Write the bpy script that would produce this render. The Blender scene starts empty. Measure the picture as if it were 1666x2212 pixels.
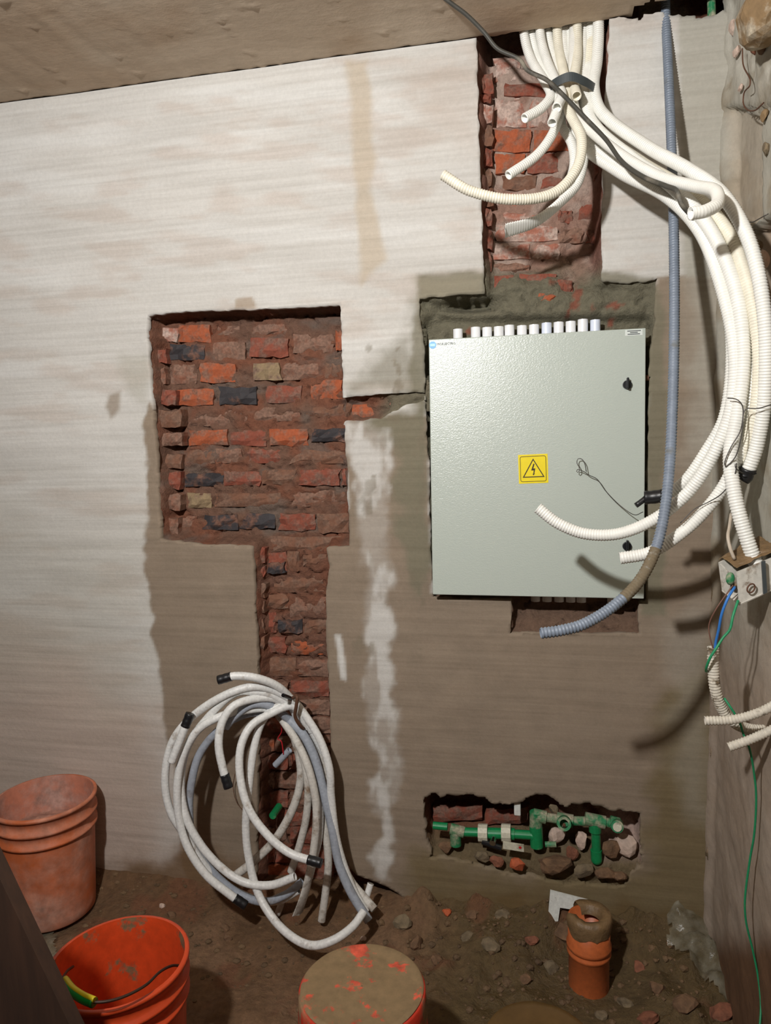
import bpy, math, random
import numpy as np
from mathutils import Matrix, Vector

# ------------------------------------------------------------------ camera
FPX = 1597.0
CAM = np.array([0.0, -2.142, 1.55])
YAW, PITCH, ROLL = np.radians([12.312, 6.505, -1.631])
def cam_axes():
    cy, sy = math.cos(YAW), math.sin(YAW)
    fwd = np.array([-sy, cy, 0]); right = np.array([cy, sy, 0]); up = np.array([0, 0, 1.0])
    f2 = fwd*math.cos(PITCH) - up*math.sin(PITCH); u2 = up*math.cos(PITCH) + fwd*math.sin(PITCH)
    return right*math.cos(ROLL) + u2*math.sin(ROLL), u2*math.cos(ROLL) - right*math.sin(ROLL), f2
AR, AU, AW = cam_axes()
scene = bpy.context.scene
col = scene.collection
cd = bpy.data.cameras.new('camera')
cam = bpy.data.objects.new('camera', cd); col.objects.link(cam)
cd.sensor_fit = 'VERTICAL'; cd.sensor_height = 36.0; cd.lens = 36.0*FPX/2212.0
cd.clip_start = 0.02; cd.clip_end = 50
m = Matrix.Identity(4)
for i in range(3):
    m[i][0] = AR[i]; m[i][1] = AU[i]; m[i][2] = -AW[i]; m[i][3] = CAM[i]
cam.matrix_world = m
scene.camera = cam

# ------------------------------------------------------------------ world, light, exposure
world = bpy.data.worlds.new('world'); scene.world = world; world.use_nodes = True
bg = world.node_tree.nodes['Background']
bg.inputs[0].default_value = (0.9, 0.85, 0.8, 1); bg.inputs[1].default_value = 0.005
LIGHT_POS = (-0.63, -2.18, 2.36)
ld = bpy.data.lights.new('bulb_light', 'SPOT'); ld.energy = 186; ld.spot_size = math.radians(168); ld.spot_blend = 1.0; ld.shadow_soft_size = 0.045
ld.color = (1.0, 0.985, 0.968)
lo = bpy.data.objects.new('bulb_light', ld); lo.location = LIGHT_POS; col.objects.link(lo)
lo.rotation_euler = (Vector((-0.55, 0.0, 2.02))-Vector(LIGHT_POS)).to_track_quat('-Z', 'Y').to_euler()   # lamp turned to the upper wall
vs = scene.view_settings
vs.view_transform = 'Standard'; vs.look = 'None'; vs.gamma = 1.0; vs.exposure = 0.13
vs.use_curve_mapping = False

# ------------------------------------------------------------------ helpers
random.seed(7)
rng = np.random.default_rng(7)
ZC = 2.593          # ceiling height
XR = 0.46           # right wall
def ray(px, py): return AW*FPX + AR*(px-833.0) + AU*(1106.0-py)
def W(px, py, y=0.0):
    d = ray(px, py); return CAM + d*(y-CAM[1])/d[1]
def F(px, py, z=0.0):
    d = ray(px, py); return CAM + d*(z-CAM[2])/d[2]
def XW(px, py, x=XR):
    d = ray(px, py); return CAM + d*(x-CAM[0])/d[0]
def project(pts):
    q = np.asarray(pts, float) - CAM
    k = FPX/(q@AW)
    return 833.0 + (q@AR)*k, 1106.0 - (q@AU)*k

def hash2(i, j, s):
    n = (i.astype(np.int64)*374761393 + j.astype(np.int64)*668265263 + s*974634777) & 0xffffffff
    n = ((n ^ (n >> 13))*1274126177) & 0xffffffff
    n = (n ^ (n >> 16)) & 0xffffffff
    return n/4294967295.0
def vnoise(x, y, s=0):
    x = np.asarray(x, float); y = np.asarray(y, float)
    i = np.floor(x); j = np.floor(y); fx = x-i; fy = y-j
    fx = fx*fx*(3-2*fx); fy = fy*fy*(3-2*fy)
    a = hash2(i, j, s); b = hash2(i+1, j, s); c = hash2(i, j+1, s); d = hash2(i+1, j+1, s)
    return (a*(1-fx)+b*fx)*(1-fy) + (c*(1-fx)+d*fx)*fy
def fbm(x, y, s=0, o=4):
    t = 0; a = 0.5; n = 0
    for k in range(o):
        t = t + a*vnoise(x*2**k + 17.3*k, y*2**k - 9.1*k, s+k); n += a; a *= 0.5
    return t/n                                   # 0..1
def sstep(a, b, x):
    t = np.clip((x-a)/(b-a), 0, 1); return t*t*(3-2*t)
def sdf(poly, x, y):
    """signed distance, negative inside"""
    P = np.asarray(poly, float); x = np.asarray(x, float); y = np.asarray(y, float)
    d2 = np.full(x.shape, 1e18); ins = np.zeros(x.shape, bool)
    n = len(P)
    for i in range(n):
        ax, ay = P[i]; bx, by = P[(i+1) % n]
        ex, ey = bx-ax, by-ay
        t = np.clip(((x-ax)*ex + (y-ay)*ey)/(ex*ex+ey*ey+1e-12), 0, 1)
        d2 = np.minimum(d2, (x-ax-ex*t)**2 + (y-ay-ey*t)**2)
        c = ((ay > y) != (by > y))
        with np.errstate(divide='ignore', invalid='ignore'):
            xi = ax + (y-ay)*ex/(ey if abs(ey) > 1e-12 else 1e-12)
        ins ^= c & (x < xi)
    d = np.sqrt(d2)
    return np.where(ins, -d, d)
def lin(c):
    c = np.asarray(c, float)/255.0
    return np.where(c <= 0.04045, c/12.92, ((c+0.055)/1.055)**2.4)
def rgba(c): return tuple(lin(c)) + (1.0,)

# ---- materials
def nodes_of(name):
    mt = bpy.data.materials.new(name); mt.use_nodes = True
    nt = mt.node_tree; b = nt.nodes['Principled BSDF']
    return mt, nt, b
def N(nt, t, **kw):
    n = nt.nodes.new(t)
    for k, v in kw.items(): setattr(n, k, v)
    return n
def noise_tex(nt, scale, detail=4, rough=0.6, vec=None, stretch=None):
    tc = N(nt, 'ShaderNodeTexCoord')
    src = tc.outputs['Object']
    if stretch:
        mp = N(nt, 'ShaderNodeMapping'); mp.inputs['Scale'].default_value = stretch
        nt.links.new(src, mp.inputs['Vector']); src = mp.outputs['Vector']
    n = N(nt, 'ShaderNodeTexNoise'); n.inputs['Scale'].default_value = scale
    n.inputs['Detail'].default_value = detail; n.inputs['Roughness'].default_value = rough
    nt.links.new(src, n.inputs['Vector'])
    return n.outputs['Fac']
def ramp(nt, fac, stops):
    r = N(nt, 'ShaderNodeValToRGB'); e = r.color_ramp.elements
    while len(e) < len(stops): e.new(0.5)
    for k, (p, c) in enumerate(stops):
        e[k].position = p; e[k].color = c if len(c) == 4 else tuple(c)+(1,)
    nt.links.new(fac, r.inputs['Fac']); return r.outputs['Color']
def mixc(nt, fac, a, b, mode='MIX'):
    mx = N(nt, 'ShaderNodeMix', data_type='RGBA', blend_type=mode)
    for sock, v in ((mx.inputs[0], fac), (mx.inputs[6], a), (mx.inputs[7], b)):
        if isinstance(v, (int, float)): sock.default_value = v
        elif isinstance(v, tuple): sock.default_value = v
        else: nt.links.new(v, sock)
    return mx.outputs[2]
def bump(nt, b, fac, strength, dist=0.01):
    bp = N(nt, 'ShaderNodeBump'); bp.inputs['Strength'].default_value = strength
    bp.inputs['Distance'].default_value = dist
    nt.links.new(fac, bp.inputs['Height']); nt.links.new(bp.outputs['Normal'], b.inputs['Normal'])
def simple(name, c, rough=0.5, metal=0.0, spec=0.5, var=0.0, scale=30, bmp=0.0, bdist=0.003):
    mt, nt, b = nodes_of(name)
    b.inputs['Roughness'].default_value = rough; b.inputs['Metallic'].default_value = metal
    b.inputs['Specular IOR Level'].default_value = spec
    f = noise_tex(nt, scale)
    c = np.asarray(c, float)
    lo_, hi_ = rgba(c*(1-var)), rgba(np.clip(c*(1+var*0.6), 0, 255))
    nt.links.new(ramp(nt, f, [(0.3, lo_), (0.7, hi_)]), b.inputs['Base Color'])
    if bmp: bump(nt, b, f, bmp, bdist)
    return mt
def dirty(name, c, dirt, lo=0.5, hi=0.7, scale=12, rough=0.5, spec=0.5, bmp=0.1, stretch=None, drough=0.9):
    """clean colour with patches of dirt that have their own shape"""
    mt, nt, b = nodes_of(name)
    f = noise_tex(nt, scale, 6, 0.65, stretch=stretch)
    k = ramp(nt, f, [(lo, (0, 0, 0)), (hi, (1, 1, 1))])
    f2 = noise_tex(nt, scale*5)
    c = np.asarray(c, float); dirt = np.asarray(dirt, float)
    base = ramp(nt, f2, [(0.3, rgba(c*0.92)), (0.7, rgba(np.clip(c*1.04, 0, 255)))])
    dd = ramp(nt, f2, [(0.3, rgba(dirt*0.8)), (0.7, rgba(np.clip(dirt*1.12, 0, 255)))])
    nt.links.new(mixc(nt, k, base, dd), b.inputs['Base Color'])
    rr = ramp(nt, k, [(0, (rough,)*3), (1, (drough,)*3)])
    nt.links.new(rr, b.inputs['Roughness'])
    b.inputs['Specular IOR Level'].default_value = spec
    if bmp: bump(nt, b, f, bmp, 0.004)
    return mt
def attr_mat(name, streak=None, streak_amt=0.12, fine=60, fine_amt=0.15, bmp=0.3, bdist=0.004, rough=0.9, spec=0.25, wet=False):
    """vertex colour 'Col' broken up by fine grain and trowel streaks"""
    mt, nt, b = nodes_of(name)
    a = N(nt, 'ShaderNodeAttribute', attribute_name='Col')
    f = noise_tex(nt, fine, 6, 0.7)
    g = ramp(nt, f, [(0.25, (1-fine_amt,)*3), (0.75, (1+fine_amt*0.5,)*3)])
    c = mixc(nt, 1.0, a.outputs['Color'], g, 'MULTIPLY')
    h = f
    if streak:
        s = noise_tex(nt, 1.0, 5, 0.6, stretch=streak)
        g2 = ramp(nt, s, [(0.3, (1-streak_amt, 1-streak_amt*1.06, 1-streak_amt*1.14)), (0.6, (1, 1, 1))])
        c = mixc(nt, 1.0, c, g2, 'MULTIPLY')
        mm = N(nt, 'ShaderNodeMath', operation='ADD'); nt.links.new(f, mm.inputs[0]); nt.links.new(s, mm.inputs[1]); h = mm.outputs[0]
    nt.links.new(c, b.inputs['Base Color'])
    if wet:
        w = N(nt, 'ShaderNodeMath', operation='MULTIPLY_ADD'); nt.links.new(a.outputs['Alpha'], w.inputs[0])
        w.inputs[1].default_value = -0.65; w.inputs[2].default_value = 0.95
        nt.links.new(w.outputs[0], b.inputs['Roughness']); b.inputs['Specular IOR Level'].default_value = 0.4
    else:
        b.inputs['Roughness'].default_value = rough; b.inputs['Specular IOR Level'].default_value = spec
    bump(nt, b, h, bmp, bdist)
    return mt

M = {}
M['plaster'] = attr_mat('wall_plaster', streak=(1.8, 1.0, 64.0), streak_amt=0.15, fine=90, fine_amt=0.10, bmp=0.35, bdist=0.003)
M['side_plaster'] = attr_mat('side_plaster', streak=(9, 9, 9), streak_amt=0.14, fine=60, fine_amt=0.14, bmp=0.5, bdist=0.004)
M['ceiling'] = attr_mat('ceiling_plaster', streak=(5, 22, 1), streak_amt=0.10, fine=50, fine_amt=0.10, bmp=0.4, bdist=0.004)
M['masonry'] = attr_mat('mortar', fine=70, fine_amt=0.32, bmp=1.0, bdist=0.010)
M['mud'] = attr_mat('mud_floor', fine=45, fine_amt=0.42, bmp=1.0, bdist=0.012, wet=True)
MORT = (128, 100, 84)
M['b_orange'] = dirty('brick_orange', (166, 90, 60), (134, 100, 84), 0.46, 0.62, 26, 0.9, 0.2, 1.0)
M['b_red'] = dirty('brick_red', (138, 78, 62), (126, 96, 83), 0.44, 0.60, 26, 0.9, 0.2, 1.0)
M['b_dark'] = dirty('brick_dark', (60, 57, 59), (118, 86, 72), 0.50, 0.62, 18, 0.7, 0.3, 1.0)
M['b_brown'] = dirty('brick_brown', (124, 88, 70), (122, 95, 80), 0.42, 0.58, 24, 0.9, 0.2, 1.0)
M['b_dusty'] = dirty('brick_dusty', (134, 90, 72), (132, 103, 88), 0.34, 0.50, 24, 0.9, 0.2, 1.0)
M['b_pink'] = dirty('brick_pink', (162, 106, 88), (180, 158, 146), 0.40, 0.54, 22, 0.9, 0.2, 1.0)
M['b_tan'] = dirty('brick_tan', (146, 126, 98), (128, 104, 90), 0.5, 0.62, 24, 0.9, 0.2, 1.0)
M['white'] = simple('white_pvc', (234, 233, 226), 0.42, var=0.03)
M['cream'] = simple('cream_pvc', (228, 222, 204), 0.45, var=0.05)
M['coil'] = dirty('white_pvc_dusty', (226, 226, 223), (150, 134, 116), 0.60, 0.78, 22, 0.42, 0.5, 0.05)
M['coil_dirty'] = dirty('muddy_white_pvc', (206, 202, 194), (130, 110, 90), 0.50, 0.68, 20, 0.6, 0.4, 0.1)
M['coil_grey'] = dirty('grey_pvc', (160, 166, 176), (120, 112, 104), 0.56, 0.75, 18, 0.5, 0.4, 0.05)
M['greyhose'] = dirty('grey_hose', (122, 132, 146), (112, 108, 92), 0.60, 0.75, 9, 0.45, 0.5, 0.0)
M['rightcond'] = dirty('mud_spotted_pvc', (210, 203, 188), (108, 92, 70), 0.56, 0.66, 28, 0.6, 0.4, 0.1)
M['black'] = simple('black_tape', (26, 26, 28), 0.4, var=0.1, bmp=0.3)
M['cable'] = dirty('grey_cable', (70, 68, 62), (150, 142, 126), 0.52, 0.72, 9, 0.5, 0.4, 0.0)
M['tapegrey'] = simple('dark_grey_tape', (62, 68, 70), 0.4, var=0.08)
M['panel'] = None
M['pvc'] = simple('pvc_connector', (240, 241, 243), 0.3, var=0.02)
M['pvcblue'] = simple('pvc_connector_blue', (222, 230, 246), 0.3, var=0.02)
M['yellow'] = simple('sticker_yellow', (240, 216, 0), 0.4, var=0.02)
M['print'] = simple('print_black', (42, 30, 10), 0.5)
M['ink'] = simple('ink_dark', (60, 66, 70), 0.5)
M['blue'] = simple('logo_blue', (40, 150, 205), 0.4)
M['lblue'] = simple('logo_light_blue', (150, 215, 245), 0.4)
M['paper'] = simple('label_white', (216, 222, 216), 0.5)
M['knob'] = simple('black_plastic', (22, 24, 27), 0.3, var=0.1)
M['darkrubber'] = simple('dark_inside', (30, 27, 24), 0.8)
M['wire'] = simple('steel_wire', (84, 80, 76), 0.45, 0.6)
M['rust'] = simple('rusty_wire', (98, 66, 48), 0.7, 0.2)
M['gpipe'] = dirty('green_pipe', (24, 132, 78), (128, 124, 98), 0.60, 0.75, 24, 0.35, 0.5, 0.05)
M['gpipe_dusty'] = dirty('dusty_green_pipe', (40, 126, 80), (166, 158, 136), 0.44, 0.62, 24, 0.5, 0.4, 0.1)
M['nut'] = dirty('white_union_nut', (204, 200, 180), (120, 104, 80), 0.58, 0.74, 30, 0.4, 0.5, 0.05)
M['chrome'] = simple('chrome', (200, 200, 200), 0.2, 1.0)
M['redmark'] = simple('red_mark', (190, 30, 40), 0.5)
M['b1'] = dirty('dusty_orange_bucket', (196, 104, 62), (188, 140, 120), 0.40, 0.64, 5, 0.5, 0.4, 0.05)
M['b1in'] = dirty('dusty_bucket_inside', (196, 128, 104), (176, 142, 130), 0.42, 0.6, 7, 0.9, 0.2, 0.5)
M['b2'] = dirty('orange_bucket', (206, 74, 36), (150, 104, 66), 0.70, 0.78, 7, 0.35, 0.5, 0.05)
M['b2in'] = dirty('orange_bucket_inside', (208, 72, 32), (120, 96, 66), 0.565, 0.62, 9, 0.4, 0.5, 0.1)
M['b3'] = dirty('muddy_red_bucket', (200, 58, 38), (140, 112, 82), 0.50, 0.60, 8, 0.5, 0.4, 0.1)
M['b3top'] = dirty('muddy_bucket_base', (134, 112, 82), (204, 88, 66), 0.56, 0.60, 10, 0.7, 0.3, 0.6, drough=0.5)
M['mudcake'] = simple('mud_cake', (118, 94, 64), 0.55, var=0.18, scale=26, bmp=0.8, bdist=0.008)
M['wetmud'] = simple('wet_mud', (104, 80, 48), 0.22, var=0.12, scale=14, bmp=0.35, bdist=0.006)
M['opipe'] = dirty('orange_drain_pipe', (192, 102, 56), (112, 88, 60), 0.62, 0.76, 16, 0.4, 0.5, 0.1)
M['grip_g'] = simple('grip_green', (18, 140, 58), 0.4)
M['grip_y'] = simple('grip_yellow', (214, 196, 30), 0.4)
M['darkwire'] = simple('dark_wire', (62, 44, 34), 0.5, 0.4)
M['wood'] = None
M['bluewire'] = simple('blue_wire', (52, 118, 196), 0.45)
M['greenwire'] = dirty('green_wire', (34, 140, 92), (110, 150, 90), 0.6, 0.7, 30, 0.5, 0.5, 0)
M['brownwire'] = simple('brown_wire', (112, 78, 64), 0.6)
M['beigewire'] = simple('beige_wire', (196, 182, 164), 0.5, var=0.1)
M['boxmetal'] = dirty('junction_box_plastic', (206, 202, 192), (120, 98, 74), 0.52, 0.62, 16, 0.4, 0.5, 0.3)
M['bracket'] = dirty('white_bracket', (222, 224, 218), (120, 104, 80), 0.58, 0.64, 18, 0.4, 0.5, 0.1)
M['stone'] = simple('rubble_grey', (120, 105, 82), 0.9, var=0.25, scale=30, bmp=1.0, bdist=0.006)
M['stone_br'] = simple('rubble_brown', (118, 90, 66), 0.9, var=0.25, scale=30, bmp=1.0, bdist=0.006)
M['stone_red'] = simple('rubble_red', (136, 86, 64), 0.9, var=0.22, scale=30, bmp=1.0, bdist=0.006)
M['stone_or'] = simple('rubble_orange', (186, 92, 54), 0.8, var=0.2, scale=30, bmp=0.8, bdist=0.005)
M['stone_wh'] = simple('rubble_white', (206, 182, 166), 0.9, var=0.15, scale=24, bmp=1.0, bdist=0.006)
M['tan_lump'] = dirty('plaster_lump', (136, 112, 82), (176, 164, 144), 0.5, 0.62, 14, 0.9, 0.2, 0.8)

mt, nt, b = nodes_of('panel_paint')                       # glossy powder coat with orange-peel texture
b.inputs['Base Color'].default_value = rgba((184, 192, 183))
b.inputs['Roughness'].default_value = 0.27; b.inputs['Specular IOR Level'].default_value = 0.52
f = noise_tex(nt, 330, 2, 0.5, stretch=(0.7, 1, 1.3)); bump(nt, b, f, 0.36, 0.0016)
M['panel'] = mt
mt, nt, b = nodes_of('dark_wood')
f = noise_tex(nt, 6, 5, 0.6, stretch=(8, 8, 0.8))
nt.links.new(ramp(nt, f, [(0.3, rgba((50, 34, 25))), (0.7, rgba((70, 47, 34)))]), b.inputs['Base Color'])
b.inputs['Roughness'].default_value = 0.7; bump(nt, b, f, 0.3, 0.003)
M['wood'] = mt
mt, nt, b = nodes_of('clear_film')
f = noise_tex(nt, 30, 4)
nt.links.new(ramp(nt, f, [(0.35, rgba((132, 122, 96))), (0.7, rgba((184, 180, 162)))]), b.inputs['Base Color'])
b.inputs['Roughness'].default_value = 0.16; b.inputs['Transmission Weight'].default_value = 0.35; b.inputs['IOR'].default_value = 1.2
b.inputs['Alpha'].default_value = 0.6; bump(nt, b, f, 0.5, 0.006)
M['film'] = mt

# ---- mesh building
def tag(o, label, cat, group=None):
    o['label'] = label; o['category'] = cat
    if group: o['group'] = group
    return o
def org(o):
    v = Vector(o.location)
    p = o.parent
    while p: v = v + Vector(p.location); p = p.parent
    return v
def build(name, V, Fc, mat, parent=None, smooth=False, origin=None, color=None):
    V = np.asarray(V, float).reshape(-1, 3)
    if parent is not None: loc = np.array(org(parent))
    elif origin is not None: loc = np.asarray(origin, float)
    else: loc = np.array([(V[:, 0].min()+V[:, 0].max())/2, (V[:, 1].min()+V[:, 1].max())/2, V[:, 2].min()])
    me = bpy.data.meshes.new(name)
    if isinstance(Fc, np.ndarray):                        # quads, fast path
        nf = len(Fc)
        me.vertices.add(len(V)); me.vertices.foreach_set('co', (V-loc).ravel().astype(np.float32))
        me.loops.add(nf*4); me.loops.foreach_set('vertex_index', Fc.ravel().astype(np.int32))
        me.polygons.add(nf); me.polygons.foreach_set('loop_start', np.arange(0, nf*4, 4, dtype=np.int32))
        me.update(calc_edges=True)
    else:
        me.from_pydata((V-loc).tolist(), [], [list(map(int, q)) for q in Fc]); me.update()
    if smooth: me.polygons.foreach_set('use_smooth', np.ones(len(me.polygons), bool))
    if color is not None:
        at = me.color_attributes.new('Col', 'FLOAT_COLOR', 'POINT')
        c4 = np.ones((len(V), 4), np.float32); c4[:, :color.shape[1]] = color
        at.data.foreach_set('color', c4.ravel())
    me.materials.append(M[mat] if isinstance(mat, str) else mat)
    o = bpy.data.objects.new(name, me); col.objects.link(o)
    if parent is not None: o.parent = parent
    else: o.location = loc
    return o
def empty(name, loc):
    o = bpy.data.objects.new(name, None); o.empty_display_size = 0.05
    o.location = tuple(loc); col.objects.link(o); return o
def struct(o): o['kind'] = 'structure'; return o
class MB:
    def __init__(s): s.V = []; s.F = []
    def add(s, V, Fc):
        k = len(s.V); s.V += [tuple(v) for v in V]; s.F += [[i+k for i in q] for q in Fc]; return s
    def box(s, x0, x1, y0, y1, z0, z1, bev=0.0):
        if bev <= 0:
            V = [(x, y, z) for x in (x0, x1) for y in (y0, y1) for z in (z0, z1)]
            return s.add(V, [(0, 1, 3, 2), (4, 6, 7, 5), (0, 4, 5, 1), (2, 3, 7, 6), (0, 2, 6, 4), (1, 5, 7, 3)])
        import bmesh
        bm = bmesh.new(); bmesh.ops.create_cube(bm, size=1)
        for v in bm.verts:
            v.co = Vector(((x0+x1)/2+v.co.x*(x1-x0), (y0+y1)/2+v.co.y*(y1-y0), (z0+z1)/2+v.co.z*(z1-z0)))
        bmesh.ops.bevel(bm, geom=list(bm.edges), offset=bev, segments=2, profile=0.5, affect='EDGES')
        bm.verts.index_update()
        s.add([v.co for v in bm.verts], [[v.index for v in f.verts] for f in bm.faces]); bm.free(); return s
    def build(s, name, mat, parent=None, **kw): return build(name, s.V, s.F, mat, parent, **kw)
def frame_of(t):
    t = np.asarray(t, float); t = t/np.linalg.norm(t)
    a = np.array([0, 0, 1.0]) if abs(t[2]) < 0.9 else np.array([1.0, 0, 0])
    u = np.cross(t, a); u /= np.linalg.norm(u); return u, np.cross(t, u)
def cyl(mb, p, q, r0, r1=None, n=16, cap=True):
    p = np.asarray(p, float); q = np.asarray(q, float); r1 = r0 if r1 is None else r1
    u, v = frame_of(q-p)
    ang = [2*math.pi*k/n for k in range(n)]
    V = [p+(u*math.cos(a)+v*math.sin(a))*r0 for a in ang] + [q+(u*math.cos(a)+v*math.sin(a))*r1 for a in ang]
    Fc = [(k, (k+1) % n, n+(k+1) % n, n+k) for k in range(n)]
    if cap: Fc += [list(range(n))[::-1], list(range(n, 2*n))]
    return mb.add(V, Fc)
def pipe_end(mb, p, q, r, ri, n=16, deep=0.02):
    """cylinder from p to q, open and hollow at q"""
    p = np.asarray(p, float); q = np.asarray(q, float)
    t = (q-p)/np.linalg.norm(q-p); u, v = frame_of(t)
    rings = [(p, r), (q, r), (q, ri), (q-t*deep, ri)]
    V = []; Fc = []
    for c, rr in rings: V += [c+(u*math.cos(2*math.pi*k/n)+v*math.sin(2*math.pi*k/n))*rr for k in range(n)]
    for j in range(3): Fc += [(j*n+k, j*n+(k+1) % n, (j+1)*n+(k+1) % n, (j+1)*n+k) for k in range(n)]
    Fc += [list(range(n))[::-1], list(range(3*n, 4*n))]
    return mb.add(V, Fc)
def spline(pts, step=0.002):
    P = np.asarray(pts, float)
    P = np.vstack([2*P[0]-P[1], P, 2*P[-1]-P[-2]])
    out = []
    for i in range(1, len(P)-2):
        p0, p1, p2, p3 = P[i-1], P[i], P[i+1], P[i+2]
        t = np.linspace(0, 1, 24, endpoint=False)[:, None]
        # centripetal-like tangents keep uneven spacing calm
        d1 = np.linalg.norm(p2-p1)
        m1 = (p2-p0)/(np.linalg.norm(p1-p0)+d1)*d1; m2 = (p3-p1)/(np.linalg.norm(p3-p2)+d1)*d1
        h = 2*t**3-3*t**2+1; out.append(h*p1 + (t**3-2*t**2+t)*m1 + (-2*t**3+3*t**2)*p2 + (t**3-t**2)*m2)
    out = np.vstack(out+[P[-2][None]])
    s = np.concatenate([[0], np.cumsum(np.linalg.norm(np.diff(out, axis=0), axis=1))])
    n = max(4, int(s[-1]/step)); q = np.linspace(0, s[-1], n+1)
    return np.stack([np.interp(q, s, out[:, k]) for k in range(3)], 1)
def tube_mesh(path, r, n=12, corr=0.0, hollow=(False, True), flat_end=False):
    """swept tube; corr = corrugation depth (rings alternate)"""
    L = len(path)
    T = np.gradient(path, axis=0); T /= np.linalg.norm(T, axis=1)[:, None]
    u = np.zeros_like(path); u0, _ = frame_of(T[0]); u[0] = u0
    for i in range(1, L):
        w = u[i-1] - T[i]*(u[i-1]@T[i]); u[i] = w/np.linalg.norm(w)
    v = np.cross(T, u)
    rad = r - corr*np.array([0, .5, 1, .5])[np.arange(L) % 4]
    if flat_end:
        pass
    a = np.arange(n)*2*math.pi/n
    ca, sa = np.cos(a), np.sin(a)
    V = path[:, None, :] + rad[:, None, None]*(u[:, None, :]*ca[None, :, None] + v[:, None, :]*sa[None, :, None])
    if flat_end:
        k0 = int(L*0.72)
        for i in range(k0, L):
            t = (i-k0)/(L-k0); w = 1+1.0*t; h = 1-0.8*t
            V[i] = path[i] + rad[i]*(u[i][None]*ca[:, None]*w + v[i][None]*sa[:, None]*h)
    V = V.reshape(-1, 3)
    i = np.arange(L-1)[:, None]*n; k = np.arange(n)[None]
    k2 = (k+1) % n
    Q = np.stack([i+k, i+k2, i+n+k2, i+n+k], -1).reshape(-1, 4)
    Vs = [V]; Qs = [Q]; nv = len(V)
    for end, on in ((0, hollow[0]), (L-1, hollow[1])):
        sgn = -1 if end == 0 else 1
        base = end*n; ri = r*0.78 if on else r*0.5
        back = T[end]*(-sgn*0.03) if on else T[end]*0.0
        e0 = path[end] + ri*(u[end]*ca[:, None] + v[end]*sa[:, None])
        e1 = e0 + back; c = (path[end]+back)[None]
        Vs += [e0, e1, path[end] + back + 0.001*(u[end]*ca[:, None] + v[end]*sa[:, None])]
        k = np.arange(n); k2 = (k+1) % n
        for A, B in ((base, nv), (nv, nv+n), (nv+n, nv+2*n)):
            q = np.stack([A+k, A+k2, B+k2, B+k], -1)
            Qs.append(q if sgn > 0 else q[:, ::-1]); 
        # the lid rings belong to the same winding
        nv += 3*n
    return np.vstack(Vs), np.vstack(Qs)[:, ::-1]
def pts3(lst): return [W(a, b_, c) for a, b_, c in lst]
def conduit(name, lst, r, mat, label, cat, group=None, corr=0.0017, pitch=0.0062, hollow=(False, True), parent=None, world=False, n=12, **kw):
    path = spline(lst if world else pts3(lst), pitch/4 if corr else pitch/2)
    V, Q = tube_mesh(path, r, n, corr, hollow, **kw)
    o = build(name, V, Q, mat, parent, smooth=True)
    if label: tag(o, label, cat, group)
    return o, path
def wirething(name, lst, r, mat, label, cat, group=None, parent=None, world=False, step=0.006):
    return conduit(name, lst, r, mat, label, cat, group, 0.0, step*2, (False, False), parent, world, n=8)[0]
def lathe(profile, n=48, center=(0, 0, 0)):
    pr = np.asarray(profile, float); a = np.arange(n)*2*math.pi/n
    V = np.stack([pr[:, None, 0]*np.cos(a)[None], pr[:, None, 0]*np.sin(a)[None], np.repeat(pr[:, 1:2], n, 1)], -1).reshape(-1, 3)
    i = np.arange(len(pr)-1)[:, None]*n; k = np.arange(n)[None]; k2 = (k+1) % n
    Q = np.stack([i+k, i+k2, i+n+k2, i+n+k], -1).reshape(-1, 4)
    return V+np.asarray(center), Q

import bmesh
_ico = {}
def ico(sub):
    if sub not in _ico:
        bm = bmesh.new(); bmesh.ops.create_icosphere(bm, subdivisions=sub, radius=1)
        bm.verts.index_update()
        _ico[sub] = (np.array([v.co[:] for v in bm.verts]), [[v.index for v in f.verts] for f in bm.faces]); bm.free()
    return _ico[sub]
def rock(name, c, size, mat, seed, parent=None, sub=2, rough=0.5, rot=None):
    V, Fc = ico(sub); r_ = np.random.default_rng(seed)
    V = V.copy()
    for k in range(5):                                    # chop with planes: angular rubble
        nrm = r_.normal(size=3); nrm /= np.linalg.norm(nrm); d = r_.uniform(0.45, 0.85)
        s = V@nrm; V = V - np.clip(s-d, 0, None)[:, None]*nrm
    V = V*(1+r_.normal(size=(len(V), 1))*0.05*rough)
    V = V*np.asarray(size)
    a = r_.uniform(-0.5, 0.5) if rot is None else rot
    ca, sa = math.cos(a), math.sin(a)
    V = np.stack([V[:, 0]*ca-V[:, 2]*sa, V[:, 1], V[:, 0]*sa+V[:, 2]*ca], 1) + np.asarray(c)
    return build(name, V, Fc, mat, parent)

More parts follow.
